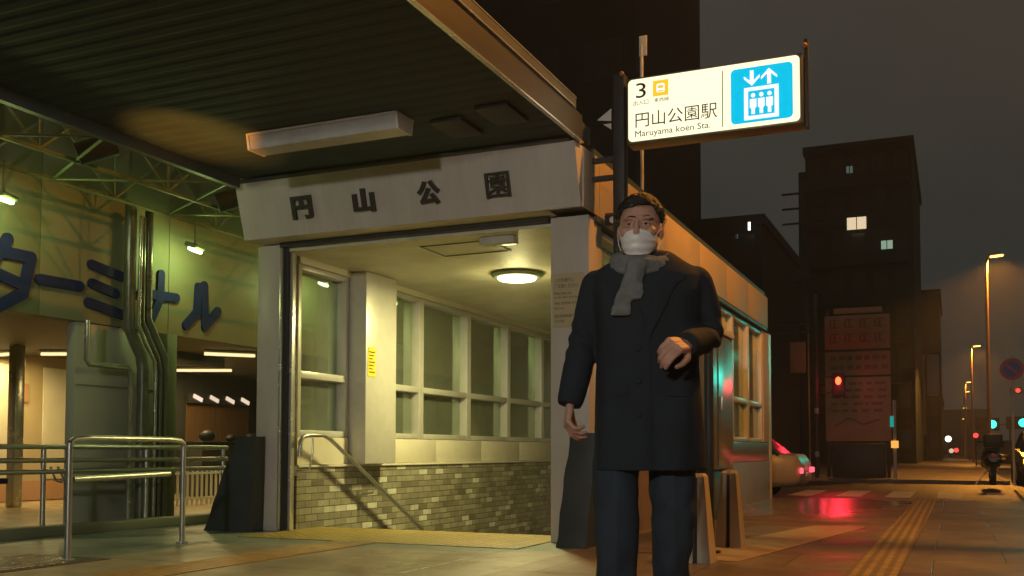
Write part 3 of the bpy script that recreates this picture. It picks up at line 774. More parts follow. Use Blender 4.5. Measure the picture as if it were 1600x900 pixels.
word([([(8.48, 2.69), (8.47, 2.41), (8.33, 2.15)], .051), ([(8.19, 2.44), (8.72, 2.46)], .051)])
word([([(9.08, 2.64), (9.06, 2.34), (8.88, 2.17)], .051), ([(9.18, 2.67), (9.2, 2.19), (9.42, 2.40)], .053)])
# hall inside
b = MB(); b.box(-12.6, -12.4, 4, 18, 0, 2.14); b.build('back_wall', 'term_warm', TB, smooth=False)
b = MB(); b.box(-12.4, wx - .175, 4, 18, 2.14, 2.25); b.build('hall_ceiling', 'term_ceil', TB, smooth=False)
b = MB(); b.box(-12.39, -8.0, 4, 18, .001, .006); b.build('hall_floor', 'term_floor', TB, smooth=False)
b = MB(); b.box(-12.39, -8.5, 17.8, 18, 0, 2.13); b.build('hall_side_wall', 'term_ceil', TB, smooth=False)
b = MB(); b.box(-12.395, -12.36, 9.2, 13.3, .02, .30); b.box(-12.395, -12.37, 9.2, 10.55, 1.45, 1.72); b.build('wall_band', 'board', TB, smooth=False)
for (y0, y1) in ((9.7, 10.4), (10.8, 11.5)):
    b = MB(); b.box(-12.385, -12.36, y0, y1, .32, 1.98, .01); b.build('wall_panel', 'cream', TB)
for (x, y) in ((-11.2, 9.36),):
    b = MB(); b.box(x - .07, x + .07, y - .07, y + .07, 0.01, 2.13, .01); b.build('post', 'conduit', TB)
b = MB(); b.box(-10.02, -9.92, 9.6, 11.9, 1.98, 2.13); b.build('hall_beam', 'term_dark', TB, smooth=False)
for (x0, y0, x1, y1) in ((-12.25, 9.92, -11.72, 9.85), (-11.55, 10.04, -11.05, 10.25), (-12.0, 12.9, -10.98, 13.35), (-9.42, 10.88, -8.97, 11.4)):
    t_ = thing('ceiling_tube', 'x', 'tube light', ((x0 + x1) / 2, (y0 + y1) / 2, 2.08)); CT = globals().setdefault('CTS', []); CT.append(t_)
    b = MB(); b.bar((x0, y0, 2.118), (x1, y1, 2.118), .12, .03, .004); b.build('batten', 'lampwhite', t_)
    b = MB(); b.cyl((x0, y0, 2.08), (x1, y1, 2.08), .022, 10); b.build('tube', 'tube_em', t_)
    light('AREA', 'tube_light', ((x0 + x1) / 2, (y0 + y1) / 2, 2.05), 21, (1, .74, .30), .5, t_)
for t_, l in zip(CTS, ('lit ceiling tube cut by the left picture edge inside the terminal', 'bright lit ceiling tube above the cream wall panel in the terminal',
                      'long lit ceiling tube just above the dark terminal doorway', 'lit ceiling tube nearest the left column of the subway entrance')):
    t_['label'] = l; t_['group'] = 'tube lights in the terminal hall'
# doorway with its lit strip and counter
b = MB(); b.box(-12.395, -12.30, 13.5, 15.7, 0.01, 2.12); b.build('doorway', 'term_dark', TB, smooth=False)
b = MB(); b.box(-12.295, -12.28, 13.75, 14.5, .75, 1.58); b.box(-12.295, -12.28, 14.53, 15.45, .75, 1.58); b.build('door_panel', 'wood', TB, smooth=False)
t = thing('light_strip_sign', 'row of four blurred pinkish lamps glowing over the terminal doorway', 'lit sign', (-12.2, 14.6, 1.6))
b = MB(); b.box(-12.27, -12.20, 13.72, 15.45, 1.585, 1.76); b.build('box', 'term_dark', t, smooth=False)
for k in range(4):
    b = MB(); b.rbox((-12.185, 13.93 + k * .43, 1.675), (.02, .24, .075), R(-18), 0, 0, .008); b.build('lamp', emat('strip_lamp', (1, .72 + .03 * k, .55), 1.1 if k == 0 else .85), t)
t = thing('counter', 'low dark counter standing in front of the terminal doorway', 'counter', (-11.2, 14, 0))
b = MB(); b.box(-11.5, -11.1, 12.8, 14.9, .0, .86, .02); b.build('body', 'term_dark', t)
b = MB(); b.box(-11.55, -11.05, 12.75, 14.95, .862, .90, .01); b.build('top', 'black', t)
for k, (y, r) in enumerate(((13.15, .15), (13.75, .10), (14.3, .13))):
    o = MB().ball((-11.3, y, .90 + r * .6), (r * .8, r, r * .65), 14).build('dark_bundle', 'black'); tag(o, ('largest rounded dark bundle on the terminal counter', 'smallest rounded dark bundle on the terminal counter', 'far right rounded dark bundle on the terminal counter')[k], 'bundle', 'dark bundles on the counter')
t = thing('picket_barrier', 'low pale picket barrier inside the terminal near the doorway', 'barrier', (-9.5, 10.8, 0))
b = MB(); b.bar((-9.5, 10.35, .44), (-9.5, 11.6, .44), .03, .03); b.bar((-9.5, 10.35, .10), (-9.5, 11.6, .10), .03, .03); b.build('rail', 'lampwhite', t, smooth=False)
for k in range(13):
    b = MB(); b.box(-9.51, -9.49, 10.38 + k * .095, 10.41 + k * .095, .01, .47); b.build('picket', 'lampwhite', t, smooth=False)
# pipes in front of the column
def pipe(name, pts, r, m): 
    q = MB(); q.tube(pts, r, 12); return q.build(name, m, TB)
px = -7.80
pipe('drain_pipe', [(px, 7.86, 3.3), (px, 7.86, 2.02), (px + .01, 7.95, 1.86), (px + .01, 8.03, 1.74), (px + .01, 8.06, 1.6), (px + .01, 8.06, 0)], .062, 'pipe')
pipe('conduit', [(px + .06, 7.95, 3.2), (px + .06, 7.93, 2.05), (px + .05, 8.05, 1.86), (px + .05, 8.18, 1.70), (px + .05, 8.2, 1.55), (px + .05, 8.2, 0)], .020, 'conduit')
pipe('conduit', [(px + .02, 8.02, 3.2), (px + .02, 8.02, 2.1), (px + .02, 8.25, 1.74), (px + .02, 8.30, 1.6), (px + .02, 8.30, 0)], .026, 'pipe')
pipe('drain_pipe', [(px - .02, 8.14, 3.3), (px - .02, 8.14, 2.15), (px - .02, 8.40, 1.75), (px - .02, 8.41, 0)], .045, 'pipe')
pipe('conduit', [(px, 7.32, 2.03), (px, 7.32, 1.64), (px, 7.35, 1.60), (px, 7.86, 1.60), (px, 7.90, 1.55), (px, 7.90, 0)], .028, 'conduit')
# roof and space frame
b = MB(); b.box(-17, -5.99, 1, 24, 4.35, 4.42); b.build('terminal_roof', 'term_roof', TB, smooth=False)
def truss(axis, c, a0, a1, n, r=.028, zb=3.30, zt=4.12):
    q = MB(); P = (lambda a, z: (c, a, z)) if axis == 'y' else (lambda a, z: (a, c, z))
    q.tube([P(a0, zb), P(a1, zb)], r * 1.4, 8); q.tube([P(a0, zt), P(a1, zt)], r * 1.4, 8)
    s_ = (a1 - a0) / n
    for k in range(n):
        a = a0 + k * s_
        q.tube([P(a, zb), P(a + s_ / 2, zt)], r * .8, 8); q.tube([P(a + s_ / 2, zt), P(a + s_, zb)], r * .8, 8)
        q.tube([P(a, zb), P(a, zt)], r * .7, 8)
    q.build('roof_truss', 'truss', TB)
for c in (-7.75, -7.05, -6.30): truss('y', c, 3.0, 19.8, 11, .015, 3.30, 3.95)
q = MB()
for k in range(22):
    y = 3.0 + k * 16.8 / 22
    a, c_ = (-7.75, -6.30) if k % 2 else (-6.30, -7.75)
    q.tube([(a, y, 3.31), (c_, y + 16.8 / 22, 3.31)], .013, 8); q.tube([(-7.75, y, 3.94), (-6.30, y, 3.94)], .015, 8)
q.build('truss_bracing', 'truss', TB)
# mercury lamps on the wall top
for k, (y, lab) in enumerate(((6.17, 'greenish lit lamp on the terminal wall at the left picture edge'), (8.60, 'greenish lit lamp on the terminal wall beside the entrance column'),
                              (11.05, 'greenish lit lamp seen through the first tall window pane'), (12.85, 'greenish lit lamp farthest along the terminal wall'))):
    t = thing('flood_lamp', lab, 'lamp', (-7.6, y, 2.95), 'greenish lamps along the terminal wall')
    b = MB(); b.rbox((-7.6, y, 2.99), (.14, .24, .05), 0, R(18), R(15), .02); b.build('housing', 'truss', t)
    b = MB(); b.rbox((-7.597, y, 2.95), (.10, .19, .045), 0, R(18), R(15), .02); b.build('lens', 'mercury', t)
    b = MB(); b.tube([(-7.6, y, 3.02), (-7.6, y, 3.3)], .012, 8); b.build('stem', 'truss', t)
    light('POINT', 'mercury_light', (-7.56, y, 2.88), (17, 20, 20, 20)[k], (.74, 1, .30), .06, t)
for (x, y, z, lab) in ((-6.9, 6.55, 3.42, 'black canister spotlight hanging high in the terminal truss'), (-6.9, 8.38, 3.40, 'black canister spotlight hanging beside the end of the white fascia')):
    t = thing('spotlight', lab, 'spotlight', (x, y, z))
    b = MB(); b.cyl((x - .12, y - .12, z - .07), (x + .10, y + .10, z + .06), .10, 18); b.build('canister', 'black', t)
    b = MB(); b.tube([(x, y, z + .08), (x, y, z + .3)], .015, 8); b.build('bracket', 'black', t)
# railings
def steel_rail(pts_list, posts, label, r=.022):
    t = thing('guard_rail', label, 'railing', (posts[0][0], posts[0][1], 0))
    for pts in pts_list:
        q = MB(); q.tube(pts, r, 12); q.build('rail', 'steel', t)
    for (x, y, z) in posts:
        q = MB(); q.tube([(x, y, 0), (x, y, z)], r, 12); q.tube([(x, y, 0), (x, y, .012)], r * 2.2, 14); q.build('post', 'steel', t)
    return t
steel_rail([[(-5.53, 5.06, .80), (-5.535, 5.10, .825), (-5.55, 5.25, .835), (-5.71, 6.22, .835), (-5.735, 6.36, .825), (-5.74, 6.40, .80)], [(-5.53, 5.09, .55), (-5.70, 6.2, .565)]],
           [(-5.53, 5.06, .80), (-5.74, 6.40, .80)], 'free standing steel handrail hoop on the forecourt nearest the camera')
steel_rail([[(-7.46, 4.6, .78), (-7.20, 8.7, .78)], [(-7.46, 4.6, .56), (-7.20, 8.7, .56)], [(-7.46, 4.6, .66), (-7.20, 8.7, .66)]],
           [(-7.46, 4.8, .80), (-7.36, 6.45, .80), (-7.28, 7.6, .80), (-7.21, 8.65, .80)], 'long steel guard rail on the low kerb before the terminal')
b = MB(); b.bar((-7.44, 3.5, .045), (-7.10, 8.9, .045), .16, .09, .01); o = b.build('kerb_wall', 'term_wall'); tag(o, 'low concrete kerb under the long steel guard rail', 'kerb')
t = thing('wall_bracket', 'pair of bent metal hooks hanging on the guard rail post', 'hook', (-7.36, 6.5, .4))
b = MB(); b.tube([(-7.33, 6.5, .60), (-7.33, 6.56, .48), (-7.33, 6.62, .46), (-7.33, 6.64, .52)], .010, 8); b.build('hook', 'steel', t)
b = MB(); b.tube([(-7.33, 6.58, .60), (-7.33, 6.66, .47), (-7.33, 6.72, .46)], .010, 8); b.build('hook', 'steel', t)
t = thing('bench', 'dark blue bench seat behind the guard rail in the terminal', 'bench', (-9.2, 6.6, 0))
b = MB(); b.box(-9.4, -9.0, 6.2, 7.45, .40, .46, .01); b.build('seat', 'blue', t)
b = MB(); b.box(-9.46, -9.42, 6.2, 7.45, .52, .66, .01); b.build('backrest', 'blue', t)
for y in (6.4, 7.3):
    b = MB(); b.box(-9.25, -9.15, y - .03, y + .03, .01, .395); b.build('leg', 'steel', t, smooth=False)
# drain grate
t = thing('drain_grate', 'slotted metal drain grate set in the forecourt at bottom left', 'grate', (-5.7, 4.85, 0))
b = MB(); b.box(-6.1, -5.33, 4.3, 5.25, .001, .004); b.build('frame', 'black', t, smooth=False)
for k in range(15):
    b = MB(); b.box(-6.05, -5.38, 4.34 + k * .06, 4.365 + k * .06, .0042, .009); b.build('bar', 'conduit', t, smooth=False)

# ------------------------------------------------------------------ street furniture near the pavilion
t = thing('black_post', 'slim black post standing between two pale tapered bollards', 'post', (-1.66, 7.4, 0))
b = MB(); b.tube([(-1.66, 7.4, 0), (-1.66, 7.4, 1.60)], .036, 16); b.build('shaft', 'black', t)
b = MB(); b.ball((-1.66, 7.4, 1.60), (.038, .038, .02), 14); b.build('cap', 'black', t)
b = MB(); b.tube([(-1.66, 7.4, 0), (-1.66, 7.4, .02)], .08, 18); b.build('base', 'black', t)
def bollard(bx, y, label):
    t = thing('bollard', label, 'bollard', (bx, y, 0), 'pale tapered bollards')
    for s in (-1, 1):
        q = MB(); a0, a1, b0, b1 = .016, .105, .012, .062
        q.rings([[(bx + s * a0, y - .10, 0), (bx + s * a1, y - .10, 0), (bx + s * a1, y + .10, 0), (bx + s * a0, y + .10, 0)],
                 [(bx + s * b0, y - .06, .58), (bx + s * (b1 - .005), y - .06, .58), (bx + s * (b1 - .005), y + .06, .58), (bx + s * b0, y + .06, .58)],
                 [(bx + s * b0, y - .045, .60), (bx + s * (b1 - .018), y - .045, .60), (bx + s * (b1 - .018), y + .045, .60), (bx + s * b0, y + .045, .60)]])
        q.build('side_plate', 'bollard', t, smooth=False)
    q = MB(); q.box(bx - .014, bx + .014, y - .05, y + .05, 0, .57); q.build('core', 'black', t, smooth=False)
bollard(-1.60, 6.78, 'pale tapered bollard nearest the man'); bollard(-1.62, 7.95, 'pale tapered bollard behind the slim black post')
t = thing('wall_cabinet', 'tall glossy grey cabinet on the street side wall reflecting a green light', 'cabinet', (-2.52, 11.0, 0))
b = MB(); b.box(-2.695, -2.36, 10.15, 11.80, .55, 2.06, .02); b.build('body', 'cabinet', t)
b = MB(); b.box(-2.695, -2.34, 10.13, 11.82, 2.063, 2.13, .01); b.build('top', 'panel_side', t)
b = MB(); b.box(-2.66, -2.42, 10.25, 11.70, 0, .547, .01); b.build('base', 'term_dark', t)
b = MB(); b.box(-2.358, -2.352, 10.97, 10.985, .6, 2.02); b.build('door_seam', 'black', t, smooth=False)
b = MB(); b.box(-2.357, -2.335, 11.08, 11.11, 1.2, 1.36, .006); b.build('handle', 'steel', t)

# ------------------------------------------------------------------ lamps
def street_lamp(Y, label, head_z=8.1, lit=True, x=1.24, power=0, unseen=False):
    t = thing('street_lamp', label, 'street lamp', (x, Y, 0), 'sodium street lamps along the kerb')
    q = MB(); q.tube([(x, Y, 0), (x, Y, .9), (x, Y, head_z - .5), (x + .03, Y, head_z - .15), (x + .12, Y, head_z + .02)], [.085, .075, .05, .045, .04], 12); q.build('pole', 'board', t)
    q = MB(); q.rbox((x + .34, Y, head_z + .06), (.56, .22, .10), 0, R(-4), 0, .03); q.build('head', 'lampwhite', t)
    q = MB(); q.rbox((x + .36, Y, head_z - .01), (.44, .17, .07), 0, R(-4), 0, .02); q.build('lens', 'sodium', t)
    if power: light('SPOT', 'sodium_light', (x + .36, Y, head_z - .12), power, (1, .37, .045), .12, t, (0, 0, 0), R(150), .35)
    return t
street_lamp(41.4, 'nearest visible sodium street lamp, tallest on the right of the picture', power=4200)
street_lamp(76.4, 'second sodium street lamp along the kerb, below the tallest one', power=3200)
street_lamp(115.8, 'third sodium street lamp along the kerb', power=1500)
street_lamp(128.5, 'fourth sodium street lamp, just under the third one', 7.8)
street_lamp(158.4, 'fifth sodium street lamp along the kerb', 7.1)
street_lamp(181.3, 'smallest and farthest sodium street lamp above the street end', 6.2)
street_lamp(8.6, 'sodium street lamp beside the pavement right of the man, out of the picture above', power=2700)
t = thing('fill_globe_lamp', 'unseen white globe lamp post added behind the camera to light the fascia', 'street lamp', (-.4, -6.5, 0))  # unseen lamp, added low enough to reach the fascia under the canopy
b = MB(); b.tube([(-.4, -6.5, 0), (-.4, -6.5, 2.95)], .05, 12); b.build('pole', 'black', t)
b = MB(); b.ball((-.4, -6.5, 3.15), .2, 20); b.build('globe', 'white_em', t)
light('POINT', 'fill_globe_light', (-.4, -6.5, 3.15), 12000, (1, .94, .84), .21, t)

# ------------------------------------------------------------------ notice board, poles, signals
t = thing('notice_board', 'tall notice board with three panels coloured as if orange lit behind the red signal', 'notice board', (-2.55, 31, 0))
for (z0, z1, nm) in ((3.78, 4.78, 'header_panel'), (3.00, 3.70, 'middle_panel'), (1.06, 2.94, 'lower_panel')):
    q = MB(); q.box(-3.46, -1.64, 31.0, 31.06, z0, z1, .01); q.build(nm, 'board', t)
q = MB()
for (z, h) in ((4.53, .30), (4.10, .30)):
    for k in range(4):
        x = -3.18 + k * .42
        q.box(x - .13, x + .13, 30.99, 30.998, z + h * .36, z + h * .46); q.box(x - .13, x + .13, 30.99, 30.998, z - h * .42, z - h * .32)
        q.box(x - .03, x + .03, 30.985, 30.989, z - h * .4, z + h * .45); q.box(x - .14, x - .09, 30.985, 30.989, z - h * .3, z + h * .3)
q.build('header_lettering', 'board_ink', t, smooth=False)
q = MB()
for r_ in range(2):
    for k in range(7):
        q.box(-3.3 + k * .235, -3.3 + k * .235 + .15 + .04 * ((k * 7 + r_) % 2), 30.99, 30.998, 3.45 - r_ * .28, 3.58 - r_ * .28)
q.build('middle_lettering', 'board_ink', t, smooth=False)
q = MB(); rr = random.Random(3)
for r_ in range(5):
    x = -3.3
    while x < -1.95:
        w = rr.uniform(.08, .3); q.box(x, x + w, 30.99, 30.998, 2.72 - r_ * .2, 2.80 - r_ * .2); x += w + rr.uniform(.05, .15)
pts = [(-3.2, 1.5), (-2.8, 1.75), (-2.4, 1.55), (-1.95, 1.70)]
for a, c in zip(pts, pts[1:]): q.bar((a[0], 30.99, a[1]), (c[0], 30.99, c[1]), .02, .05)
q.build('lower_lettering', 'board_ink', t, smooth=False)
for x in (-3.40, -1.72):
    q = MB(); q.box(x - .05, x + .05, 31.065, 31.16, 0, 4.95, .01); q.build('post', 'term_dark', t)
q = MB(); q.box(-3.2, -1.85, 31.0, 31.06, 4.84, 5.0, .01); q.build('top_sign', 'board', t)
q = MB(); q.box(-3.3, -1.8, 31.07, 31.4, .0, 1.0, .03); q.build('base_box', 'term_dark', t)
t = thing('pedestrian_signal', 'pedestrian signal glowing red on a dark pole by the notice board', 'traffic signal', (-3.60, 30, 0))
q = MB(); q.tube([(-3.60, 30, 0), (-3.60, 30, 5.3)], .06, 12); q.build('pole', 'term_dark', t)
q = MB(); q.box(-3.16, -2.83, 30.0, 30.2, 2.35, 3.02, .03); q.build('housing', 'black', t)
q = MB(); q.bar((-3.6, 30.1, 2.9), (-3.1, 30.1, 2.9), .04, .04); q.bar((-3.6, 30.1, 2.45), (-3.1, 30.1, 2.45), .04, .04); q.build('bracket', 'black', t, smooth=False)
q = MB(); q.ball((-2.99, 29.99, 2.78), (.08, .03, .115), 16); q.build('red_lens', 'red_hot', t)
light('POINT', 'red_light', (-2.99, 29.6, 2.70), 9, (1, .02, .04), .1, t)
dv = Vector((-1.1, 14, 0)) - Vector((-2.99, 29.8, 2.78))
light('SPOT', 'red_beam', (-2.99, 29.85, 2.78), 190, (1, .02, .04), .12, t, dv.to_track_quat('-Z', 'Y').to_euler(), R(26), .8)
for z in (1.85, .60):
    q = MB(); q.tube([(-3.60, 30, z), (-3.60, 30, z + .16)], .066, 14); q.build('reflector_band', 'paint_white', t)
t = thing('route_sign', 'small tan rectangular sign on an arm beside the dark utility pole', 'road sign', (-4.2, 31, 0))
q = MB(); q.box(-4.47, -4.02, 31, 31.04, 3.12, 4.05, .01); q.build('plate', 'board', t)
q = MB(); q.bar((-4.9, 31.08, 4.35), (-3.7, 31.08, 4.35), .05, .05); q.bar((-4.9, 31.08, 4.6), (-3.7, 31.08, 4.6), .04, .04); q.bar((-4.25, 31.08, 3.2), (-4.25, 31.08, 4.35), .04, .04); q.build('arm', 'term_dark', t, smooth=False)
t = thing('utility_pole', 'tall grey utility pole rising between the pavilion and the notice board', 'pole', (-4.3, 34, 0))
q = MB(); q.tube([(-4.45, 34, 0), (-4.45, 34, 10)], [.17, .12], 14); q.build('shaft', 'bld', t)
q = MB(); q.box(-4.7, -4.2, 33.85, 33.9, 6.3, 6.75, .03); q.build('junction_box', 'bld', t)
for k in range(3):
    q = MB(); q.bar((-5.1, 33.9, 8.3 + k * .5), (-3.8, 33.9, 8.3 + k * .5), .06, .06); q.build('crossarm', 'bld', t, smooth=False)
t = thing('warning_light_post', 'slim light post glowing teal above and orange below, right of the notice board', 'light post', (-1.5, 30, 0))
q = MB(); q.tube([(-1.5, 30, 0), (-1.5, 30, 2.2)], .045, 12); q.build('shaft', 'pole', t)
q = MB(); q.tube([(-1.5, 30, .86), (-1.5, 30, 1.06)], .10, 14); q.build('orange_lamp', emat('orange_lamp', (1, .42, .08), 1.2), t)
q = MB(); q.tube([(-1.56, 30, 1.45), (-1.56, 30, 1.75)], .06, 14); q.build('teal_lamp', emat('teal_lamp', (.02, .5, .42), .6), t)
t = thing('no_parking_sign', 'round red ringed blue no parking sign on a post at the right edge', 'road sign', (1.25, 25.5, 0))
q = MB(); q.tube([(1.25, 25.5, 0), (1.25, 25.5, 2.95)], .03, 12); q.build('post', 'pole', t)
q = MB(); q.tube([(1.25, 25.46, 2.64), (1.25, 25.44, 2.64)], .25, 36); q.build('ring', 'red_sign', t)
q = MB(); q.tube([(1.25, 25.436, 2.64), (1.25, 25.43, 2.64)], .18, 36); q.build('disc', 'blue_sign', t)
q = MB(); q.bar((1.11, 25.424, 2.78), (1.39, 25.424, 2.50), .004, .05); q.build('slash', 'red_sign', t, smooth=False)
def signal(x, y, z, m, lab, r, pole_x, col=None, power=0):
    t = thing('traffic_signal', lab, 'traffic signal', (pole_x, y, 0))
    q = MB(); q.tube([(pole_x, y + .2, -.1), (pole_x, y + .2, z + .6)], .08, 12); q.build('pole', 'term_dark', t)
    q = MB(); q.box(x - 3 * r * 1.2, x + r * 1.6, y, y + .18, z - r * 1.5, z + r * 1.5, .03); q.build('housing', 'term_dark', t)
    q = MB(); q.ball((x, y - .02, z), (r, .06, r), 18); q.build('lens', m, t)
    q = MB(); q.bar((pole_x, y + .2, z), (x, y + .2, z), .06, .06); q.build('arm', 'term_dark', t, smooth=False)
    if power:
        dv = Vector((-2.4, 11.6, 1.7)) - Vector((x, y, z))
        light('SPOT', 'signal_light', (x, y - .35, z), power, col, .16, t, dv.to_track_quat('-Z', 'Y').to_euler(), R(14), .6)
signal(2.9, 90, 3.0, 'green_em', 'glowing green traffic signal above the parked scooter', .34, 4.2)
signal(5.15, 90, 3.1, 'green_em', 'glowing green traffic signal cut by the right picture edge', .34, 6.4)
signal(4.85, 47.5, 5.2, 'green_em', 'green traffic signal across the street whose light shines on the cabinet', .2, 6.2, (.02, 1, .7), 1000)
signal(2.68, 50, 3.5, 'red_em', 'small red traffic signal under the round no parking sign', .09, 3.4)

# ------------------------------------------------------------------ vehicles
def car(name, label, cat, paint, L=4.4, Wc=1.7, H=1.46, tail=True, front=None, group=None):
    """built along +y (front at +y), base at the origin"""
    t = thing(name, label, cat, (0, 0, 0), group)
    h = L / 2
    st = [(-h, .38, .78, .84), (-h + .10, .30, .92, .95), (-h + .8, .26, .97, 1), (-.3, .24, .94, 1), (h - 1.2, .24, .90, 1), (h - .5, .26, .80, .97), (h - .12, .30, .68, .90), (h, .40, .60, .80)]
    rl = []
    for (y, z0, z1, w) in st:
        hw = Wc / 2 * w
        rl.append([(-hw * .92, y, z0), (-hw, y, z0 + .12), (-hw, y, z1 - .16), (-hw * .93, y, z1 - .03), (-hw * .6, y, z1), (hw * .6, y, z1), (hw * .93, y, z1 - .03), (hw, y, z1 - .16), (hw, y, z0 + .12), (hw * .92, y, z0)])
    q = MB(); q.rings(rl); q.build('body', paint, t, ang=50)
    cab = [(-h + .35, .94, .93), (-h + .85, H - .05, .76), (-.2, H, .74), (.45, H - .03, .74), (h - 1.15, .90, .92)]
    rl = []
    for (y, z, w) in cab:
        hw = Wc / 2 * w
        rl.append([(-hw, y, .88), (-hw * .98, y, z - .04), (-hw * .8, y, z), (hw * .8, y, z), (hw * .98, y, z - .04), (hw, y, .88)])
    q = MB(); q.rings(rl); q.build('cabin', 'bwin', t, ang=40)
    q = MB(); q.rings([[(-Wc / 2 * .60, y, z + .004), (Wc / 2 * .60, y, z + .004), (Wc / 2 * .60, y, z + .02), (-Wc / 2 * .60, y, z + .02)] for (y, z) in ((-h + .85, H - .05), (-.2, H), (.45, H - .03))]); q.build('roof', paint, t)
    for (x, y) in ((-Wc / 2, -h + .85), (Wc / 2, -h + .85), (-Wc / 2, h - .85), (Wc / 2, h - .85)):
        s = 1 if x > 0 else -1
        q = MB(); q.tube([(x - s * .2, y, .31), (x - s * .02, y, .31), (x + s * .012, y, .31)], [.31, .31, .29], 26); wh = q.build('wheel', 'tyre', t)
        q = MB(); q.tube([(x + s * .008, y, .31), (x + s * .02, y, .31)], [.20, .17], 20); q.build('rim', 'silver_paint', wh)
    for s in (-1, 1):
        q = MB(); q.rbox((s * Wc * .36, -h - .005, .60), (.32, .06, .11), 0, 0, s * -.15, .02); q.build('tail_light', 'tail_em' if tail else 'red_sign', t)
        q = MB(); q.rbox((s * Wc * .34, h - .06, .62), (.34, .08, .13), 0, 0, s * -.25, .02); q.build('headlight', front or 'lampwhite', t)
    q = MB(); q.box(-.17, .17, -h - .03, -h - .012, .48, .56, .004); q.build('number_plate', 'lampwhite', t)
    q = MB(); q.box(-Wc * .46, Wc * .46, h - .06, h + .03, .36, .46, .02); q.build('bumper', 'term_dark', t)
    return t
c = car('parked_car', 'white car with a glowing red tail light half hidden behind the pavilion', 'car', 'white_paint')
c.scale = (1, 1, .88); c.location = (-4.60, 18.4, -.104); c.rotation_euler = (0, 0, R(90))
light('POINT', 'tail_glow', (-2.05, 17.7, .55), 1.6, (1, .05, .08), .06)
bpy.data.objects['tail_glow'].parent = c; bpy.data.objects['tail_glow'].location = (.62, -2.42, .66)
c = car('parked_car', 'silver car with an amber lit lamp cut by the right picture edge', 'car', 'silver_paint', tail=False, front='amber_em')
c.location = (2.35, 30.4, -.104); c.rotation_euler = (0, 0, R(180))
c = car('parked_car', 'dark car with red tail lights far down the street', 'car', 'dark_paint')
c.location = (2.2, 58, -.104)
# covered scooter
t = thing('motor_scooter', 'dark motor scooter parked at the kerb under the green signal', 'scooter', (.82, 26, 0))
for y in (25.3, 26.6):
    q = MB(); q.tube([(.77, y, .25), (.87, y, .25)], .25, 24); w = q.build('wheel', 'tyre', t)
    q = MB(); q.tube([(.76, y, .25), (.88, y, .25)], .12, 16); q.build('rim', 'silver_paint', w)
q = MB(); q.rings([[(.82 + math.cos(a) * w, y, z + math.sin(a) * h) for a in [k * R(36) for k in range(10)]] for (y, w, z, h) in ((25.1, .10, .62, .10), (25.35, .19, .58, .20), (25.8, .2, .55, .22), (26.05, .14, .36, .09), (26.35, .13, .36, .09), (26.5, .2, .58, .28), (26.66, .12, .62, .25))]); q.build('body', 'dark_paint', t)
q = MB(); q.box(.68, .96, 25.15, 25.85, .76, .84, .035); q.build('seat', 'black', t)
q = MB(); q.box(.62, 1.02, 25.0, 25.32, .85, 1.16, .05); q.build('top_box', 'black', t)
q = MB(); q.tube([(.50, 26.35, .98), (.62, 26.42, 1.0), (1.02, 26.42, 1.0), (1.14, 26.35, .98)], .018, 8); q.build('handlebar', 'black', t)
q = MB(); q.tube([(.70, 25.9, .3), (.46, 25.8, .01)], .016, 8); q.build('side_stand', 'steel', t)
q = MB(); q.box(.76, .88, 25.03, 25.06, .62, .69, .01); q.build('tail_light', 'red_sign', t)

# ------------------------------------------------------------------ buildings of the street
def building(name, label, x0, x1, y0, y1, z, m, floors, cols, lit=(), balcony=True, wcol='bwin'):
    t = thing(name, label, 'building', ((x0 + x1) / 2, y0, 0))
    q = MB(); q.box(x0, x1, y0, y1, -.1, z); q.build('wall', m, t, smooth=False)
    q = MB(); q.box(x0 - .15, x1 + .15, y0 - .15, y1, z + .003, z + .5); q.build('roof', 'bld2', t, smooth=False)
    fh = z / floors; cw = (x1 - x0) / cols
    for f in range(floors):
        if balcony:
            q = MB(); q.box(x0 + .2, x1 - .2, y0 - .9, y0 - .003, f * fh + fh * .98, f * fh + fh * 1.02); q.box(x0 + .2, x1 - .2, y0 - .9, y0 - .82, f * fh + fh * 1.023, f * fh + fh * 1.3) if f < floors - 1 else None
            q.build('balcony', m, t, smooth=False)
        for c_ in range(cols):
            xa = x0 + c_ * cw + cw * .2; xb = xa + cw * .6; za = f * fh + fh * .36; zb = f * fh + fh * .84
            q = MB(); q.box(xa, xb, y0 - .05, y0 - .004, za, zb, .02); q.build('window', wcol, t, smooth=False)
    for (xa, xb, za, zb, mm) in lit:
        q = MB(); q.box(xa, xb, y0 - .98, y0 - .93, za, zb); w = q.build('lit_window', mm, t, smooth=False)
        q = MB(); q.box((xa + xb) / 2 - .025, (xa + xb) / 2 + .025, y0 - 1.0, y0 - .982, za, zb); q.build('mullion', 'bld2', w, smooth=False)
    return t
building('apartment_building', 'tall dark apartment block with a warm lit window and a green lit one', -8.95, -2.2, 70, 88, 21.0, 'bld', 8, 5,
         ((-6.2, -5.0, 15.4, 16.2, 'winlit'), (-4.1, -3.4, 13.95, 14.5, 'winlit_g'), (-6.2, -5.8, 19.2, 19.65, 'winlit_d')))
ap = bpy.data.objects['apartment_building']
for (x0, x1, z1) in ((-7.4, -5.6, 23.2), (-4.6, -3.6, 22.4)):
    q = MB(); q.box(x0, x1, 76, 80, 21.52, z1); q.build('rooftop_unit', 'bld2', ap, smooth=False)
building('low_building', 'lower dark building with a small white lamp between pavilion and apartment block', -16, -8.5, 50, 64, 12.0, 'bld2', 4, 4, ((-9.0, -8.9, 11.55, 11.95, 'white_em'), (-9.6, -9.5, 11.2, 11.4, 'winlit_d')), False)
building('office_tower', 'very tall black tower behind the pavilion and the sign', -26, -12.0, 40, 52, 34.0, 'bld2', 9, 5, (), False)
